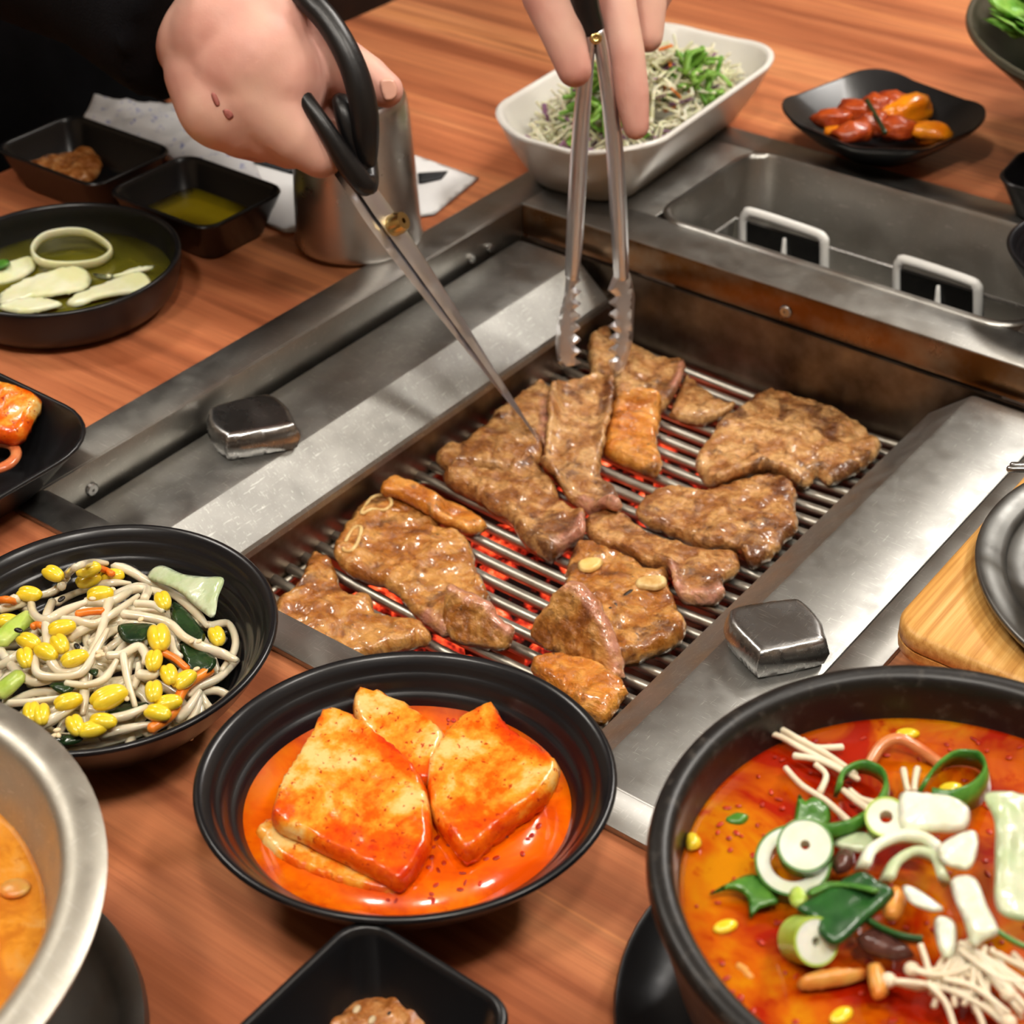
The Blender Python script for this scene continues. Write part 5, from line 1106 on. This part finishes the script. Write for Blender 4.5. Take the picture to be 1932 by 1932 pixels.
for k in range(17): zz1.append((1100 if k % 2 == 0 else 1084, 506+k*11.2))
out = [(1070, 498), (1064, 560), (1052, 606), (1048, 645), (1051, 684), (1066, 694), (1082, 690)] + [(x-2, y) for x, y in reversed(zz1)] + [(1086, 498)]
V, F, A = px_plane_slab(out, tq(1075, 600), tpn, 0.0050, res=0.0022, edge=0.0014, smooth_outline=False); mk('serrated_tip', V, F, 'blade_steel', tg_, sharp=45)
zz2 = []
for k in range(13): zz2.append((1146 if k % 2 == 0 else 1163, 548+k*11.2))
out = [(1166, 498)] + zz2 + [(1150, 690), (1160, 712), (1180, 694), (1194, 640), (1198, 560), (1190, 520), (1178, 498)]
V, F, A = px_plane_slab(out, tq(1170, 600), tpn, 0.0050, res=0.0022, edge=0.0014, smooth_outline=False); mk('serrated_tip', V, F, 'blade_steel', tg_, sharp=45)
V, F = tube([tq(1119, 84), tq(1116, 55), tq(1104, 20), tq(1098, -30), tq(1096, -90)], [0.0042, 0.0066, 0.0076, 0.0072, 0.0064], 12, 4); mk('grip_joint', V, F, 'black_plastic', tg_)
V, F = disc(tq(1124, 72, -0.006), -vw, 0.0030, 0.0014); mk('rivet', V, F, 'brass', tg_)

# ================================================================== PERSON
def capsule(p0, r0, p1, r1, n=20, flat0=False, flat1=False):
    p0, p1 = np.array(p0, float), np.array(p1, float); ax = p1-p0; L = np.linalg.norm(ax); ax = ax/L
    a = unit(np.cross(ax, [0.31, 0.52, 0.79])); b = np.cross(ax, a); t = np.linspace(0, 2*np.pi, n, endpoint=False)
    e = np.cos(t)[:, None]*a+np.sin(t)[:, None]*b; rings = []
    if not flat0:
        for q in np.linspace(-80, -10, 6): rings.append(p0+ax*r0*math.sin(math.radians(q))+e*r0*math.cos(math.radians(q)))
    rings += [p0+e*r0, p1+e*r1]
    if not flat1:
        for q in np.linspace(10, 80, 6): rings.append(p1+ax*r1*math.sin(math.radians(q))+e*r1*math.cos(math.radians(q)))
    return loft(rings)
def chain(pts):
    return [capsule(pts[i][0], pts[i][1], pts[i+1][0], pts[i+1][1]) for i in range(len(pts)-1)]
def blob(name, parts, mat, voxel, smooth_it, parent=None, **k):
    V, F = join(parts); me = bpy.data.meshes.new('tmp'); me.from_pydata(V.tolist(), [], [list(map(int, f)) for f in F]); me.update()
    o = bpy.data.objects.new('tmp', me); COL.objects.link(o)
    r_ = o.modifiers.new('r', 'REMESH'); r_.mode = 'VOXEL'; r_.voxel_size = voxel; r_.use_smooth_shade = True
    s_ = o.modifiers.new('s', 'SMOOTH'); s_.iterations = smooth_it; s_.factor = 0.5
    dg = bpy.context.evaluated_depsgraph_get(); ev = o.evaluated_get(dg); m2 = ev.to_mesh()
    V2 = np.zeros(len(m2.vertices)*3); m2.vertices.foreach_get('co', V2); V2 = V2.reshape(-1, 3)
    F2 = [list(p.vertices) for p in m2.polygons]; ev.to_mesh_clear()
    bpy.data.objects.remove(o); bpy.data.meshes.remove(me)
    return mk(name, V2, F2, mat, parent, **k)
H = lambda x, y, d=0.0: Q(x, y, DH+d)
# right hand (on the scissors)
wrist = H(318, 12, 0.012)
elbow = wrist+0.235*unit(-0.7*_r+0.45*_u+0.52*_f); sh_r = np.array([-0.640, 0.000, 0.390]); sh_l = np.array([-0.650, 0.400, 0.390])
skin = []
skin += chain([(sh_r, 0.045), (elbow, 0.036), (wrist, 0.0260)])
skin += chain([(wrist, 0.0255), (H(400, 70, 0.006), 0.0255), (H(472, 118, 0.0), 0.0305), (H(505, 150, 0.004), 0.0290)])
skin += chain([(H(402, 135, 0.006), 0.0235), (H(425, 190, 0.004), 0.0240), (H(455, 225, 0.006), 0.0180)])
skin += chain([(H(430, 60, 0.0), 0.0290), (H(500, 60, 0.004), 0.0255), (H(560, 74, 0.010), 0.0185), (H(630, 120, 0.014), 0.0150), (H(690, 150, 0.012), 0.0120), (H(728, 170, 0.010), 0.0088)])
skin += chain([(H(488, 138, 0.0), 0.0205), (H(540, 192, 0.006), 0.0140), (H(570, 232, 0.012), 0.0115), (H(600, 205, 0.030), 0.0095), (H(628, 190, 0.034), 0.008)])      # index
skin += chain([(H(485, 180, -0.002), 0.0220), (H(560, 255, 0.000), 0.0145), (H(604, 290, 0.004), 0.0118), (H(618, 262, 0.026), 0.0105), (H(600, 225, 0.036), 0.0090)])  # middle
skin += chain([(H(450, 200, 0.0), 0.0190), (H(505, 252, 0.006), 0.0135), (H(548, 276, 0.014), 0.0112), (H(580, 262, 0.036), 0.0098), (H(570, 232, 0.044), 0.0085)])    # ring
skin += chain([(H(425, 210, 0.006), 0.0175), (H(452, 252, 0.014), 0.0120), (H(490, 270, 0.026), 0.0098), (H(520, 256, 0.044), 0.0085), (H(515, 232, 0.050), 0.0075)])   # little finger
# left hand (on the tongs)
G = lambda x, y, d=0.0: Q(x, y, DT1+d)
wl = G(1010, -330, 0.055); el = np.array([-0.46, 0.36, 0.22])
skin += chain([(sh_l, 0.045), (el, 0.036), (wl, 0.0275)])
skin += chain([(wl, 0.0275), (G(1060, -250, 0.035), 0.0310), (G(1130, -180, 0.020), 0.0300), (G(1170, -130, 0.022), 0.0240)])
skin += chain([(G(1040, -230, 0.025), 0.0250), (G(1015, -120, 0.002), 0.0170), (G(1037, -10, -0.004), 0.0140), (G(1062, 62, -0.004), 0.0112), (G(1084, 132, -0.002), 0.0088)])   # thumb
skin += chain([(G(1130, -170, 0.020), 0.0220), (G(1150, -60, 0.014), 0.0122), (G(1160, 10, 0.012), 0.0110), (G(1178, 100, 0.012), 0.0104), (G(1192, 180, 0.014), 0.0090), (G(1200, 240, 0.016), 0.0068)])  # index
skin += chain([(G(1170, -150, 0.030), 0.0190), (G(1212, -60, 0.034), 0.0118), (G(1220, 10, 0.034), 0.0105), (G(1222, 70, 0.034), 0.0082)])    # middle
skin += chain([(G(1190, -140, 0.045), 0.0170), (G(1235, -80, 0.054), 0.0112), (G(1240, -20, 0.056), 0.0098), (G(1225, 20, 0.056), 0.0080)])
skin += chain([(G(1200, -150, 0.055), 0.0150), (G(1240, -110, 0.070), 0.0100), (G(1236, -60, 0.074), 0.0088), (G(1220, -30, 0.074), 0.0075)])
# trunk, neck and head
mid = np.array([-0.675, 0.200, 0.0])
skin += [capsule(mid+[-0.02, 0, -0.18], 0.080, mid+[-0.02, 0, 0.30], 0.080), capsule(sh_r, 0.05, sh_l, 0.05), capsule(mid+[0, 0, 0.36], 0.060, mid+[0.035, 0, 0.50], 0.052)]
hc = mid+np.array([0.055, 0, 0.610])
hv, hf = ellipsoid(hc, (0.094, 0.076, 0.112)); skin += [(hv, hf), capsule(hc+[0.045, 0, -0.055], 0.050, hc+[0.055, 0, -0.085], 0.034), capsule(hc+[0.090, 0, 0.012], 0.009, hc+[0.108, 0, -0.022], 0.013),
    capsule(hc+[0.0, 0.076, 0.015], 0.014, hc+[-0.004, 0.078, -0.020], 0.011), capsule(hc+[0.0, -0.076, 0.015], 0.014, hc+[-0.004, -0.078, -0.020], 0.011)]
person = blob('person', skin, 'skin', 0.0021, 5, label='person in a black sweater leaning over the table, cutting meat with scissors and tongs', cat='person')
slv = []
cuff_dir = unit(H(400, 78, 0.0)-H(318, 12, 0.010)); cuff = H(356, 44, 0.006)
slv += [capsule(elbow, 0.056, cuff-cuff_dir*0.06, 0.046, 28), capsule(cuff-cuff_dir*0.06, 0.046, cuff+cuff_dir*0.003, 0.0425, 28, flat1=True), capsule(sh_r, 0.075, elbow, 0.058, 28)]
cd2 = unit(G(1060, -250, 0.035)-wl); slv += [capsule(el, 0.056, wl-cd2*0.05, 0.046, 28), capsule(wl-cd2*0.05, 0.046, wl+cd2*0.004, 0.038, 28, flat1=True), capsule(sh_l, 0.075, el, 0.058, 28)]
slv += [capsule(sh_r, 0.085, sh_l, 0.085, 28), capsule(mid+[0.0, 0, -0.20], 0.128, mid+[0.0, 0, 0.34], 0.115, 28), capsule(mid+[0.0, -0.075, -0.20], 0.130, mid+[0.0, -0.07, 0.30], 0.120, 28), capsule(mid+[0.0, 0.075, -0.20], 0.130, mid+[0.0, 0.07, 0.30], 0.120, 28), capsule(mid+[0, 0, 0.36], 0.085, mid+[0.02, 0, 0.425], 0.066, 28, flat1=True)]
blob('sweater', slv, 'sweater_black', 0.0060, 4, person)
trs = [capsule(mid+[-0.02, -0.09, -0.27], 0.105, mid+[0.40, -0.11, -0.23], 0.075), capsule(mid+[-0.02, 0.09, -0.27], 0.105, mid+[0.40, 0.11, -0.23], 0.075), capsule(mid+[0.40, -0.11, -0.23], 0.070, mid+[0.38, -0.11, -0.70], 0.048), capsule(mid+[0.40, 0.11, -0.23], 0.070, mid+[0.38, 0.11, -0.70], 0.048), capsule(mid+[-0.02, -0.08, -0.26], 0.12, mid+[-0.02, 0.08, -0.26], 0.12)]
blob('trousers', trs, 'trousers', 0.010, 3, person)
blob('hair', [ellipsoid(hc+[-0.016, 0, 0.030], (0.100, 0.084, 0.108)), ellipsoid(hc+[-0.040, 0, -0.020], (0.075, 0.080, 0.080))], 'hair', 0.005, 3, person)
for s in (-1, 1):
    V, F = ellipsoid(hc+[0.0845, s*0.031, 0.006], (0.010, 0.014, 0.007)); mk('eye', V, F, 'white_ceramic', person)
    V, F = ellipsoid(hc+[0.0920, s*0.031, 0.006], (0.004, 0.006, 0.006)); mk('pupil', V, F, 'char', person)
    V, F = tube([hc+[0.084, s*0.050, 0.026], hc+[0.093, s*0.032, 0.031], hc+[0.096, s*0.014, 0.027]], 0.003, 6, 3); mk('eyebrow', V, F, 'hair', person)
V, F = tube([hc+[0.088, -0.020, -0.062], hc+[0.098, 0, -0.060], hc+[0.088, 0.020, -0.062]], 0.004, 8, 4); mk('lips', V, F, 'scab', person)
bvh = BVHTree.FromPolygons([tuple(v.co+person.location) for v in person.data.vertices], [tuple(p.vertices) for p in person.data.polygons])
def mark(name, mat, px, thick, mix=0.0):
    """thin patch lying on the skin where the traced outline meets it"""
    cp = np.mean(px, 0); hit, nr, _, _ = bvh.ray_cast(Vector(CAM), Vector(unit(ray(*cp))))
    n = unit(np.array(nr)*(1-mix)-unit(ray(*cp))*mix)
    V, F, A = px_plane_slab(px, np.array(hit)+n*thick*0.15, n, thick, res=0.0009, edge=0.0009); return mk(name, V, F, mat, person)
mark('thumbnail', 'nail', [(716, 156), (728, 147), (744, 152), (750, 170), (744, 186), (726, 188)], 0.0016, 0.35)
mark('scab', 'scab', [(398, 178), (406, 176), (415, 196), (407, 200)], 0.0009)
mark('scab', 'scab', [(420, 209), (432, 207), (441, 219), (430, 226)], 0.0009)
# bench
bn = empty('bench', (-0.75, 0.20, -0.75), 'dark brown padded bench behind the table', 'bench')
V, F = bevel_box((-1.00, -0.60, -0.48), (-0.56, 1.00, -0.392), 0.02, 3); mk('seat', V, F, 'dark_leather', bn)
V, F = bevel_box((-0.98, -0.58, -0.75), (-0.60, 0.98, -0.478), 0.006); mk('base', V, F, 'dark_leather', bn)
V, F = bevel_box((-1.06, -0.60, -0.44), (-0.98, 1.00, 0.10), 0.02, 3); mk('backrest', V, F, 'dark_leather', bn)
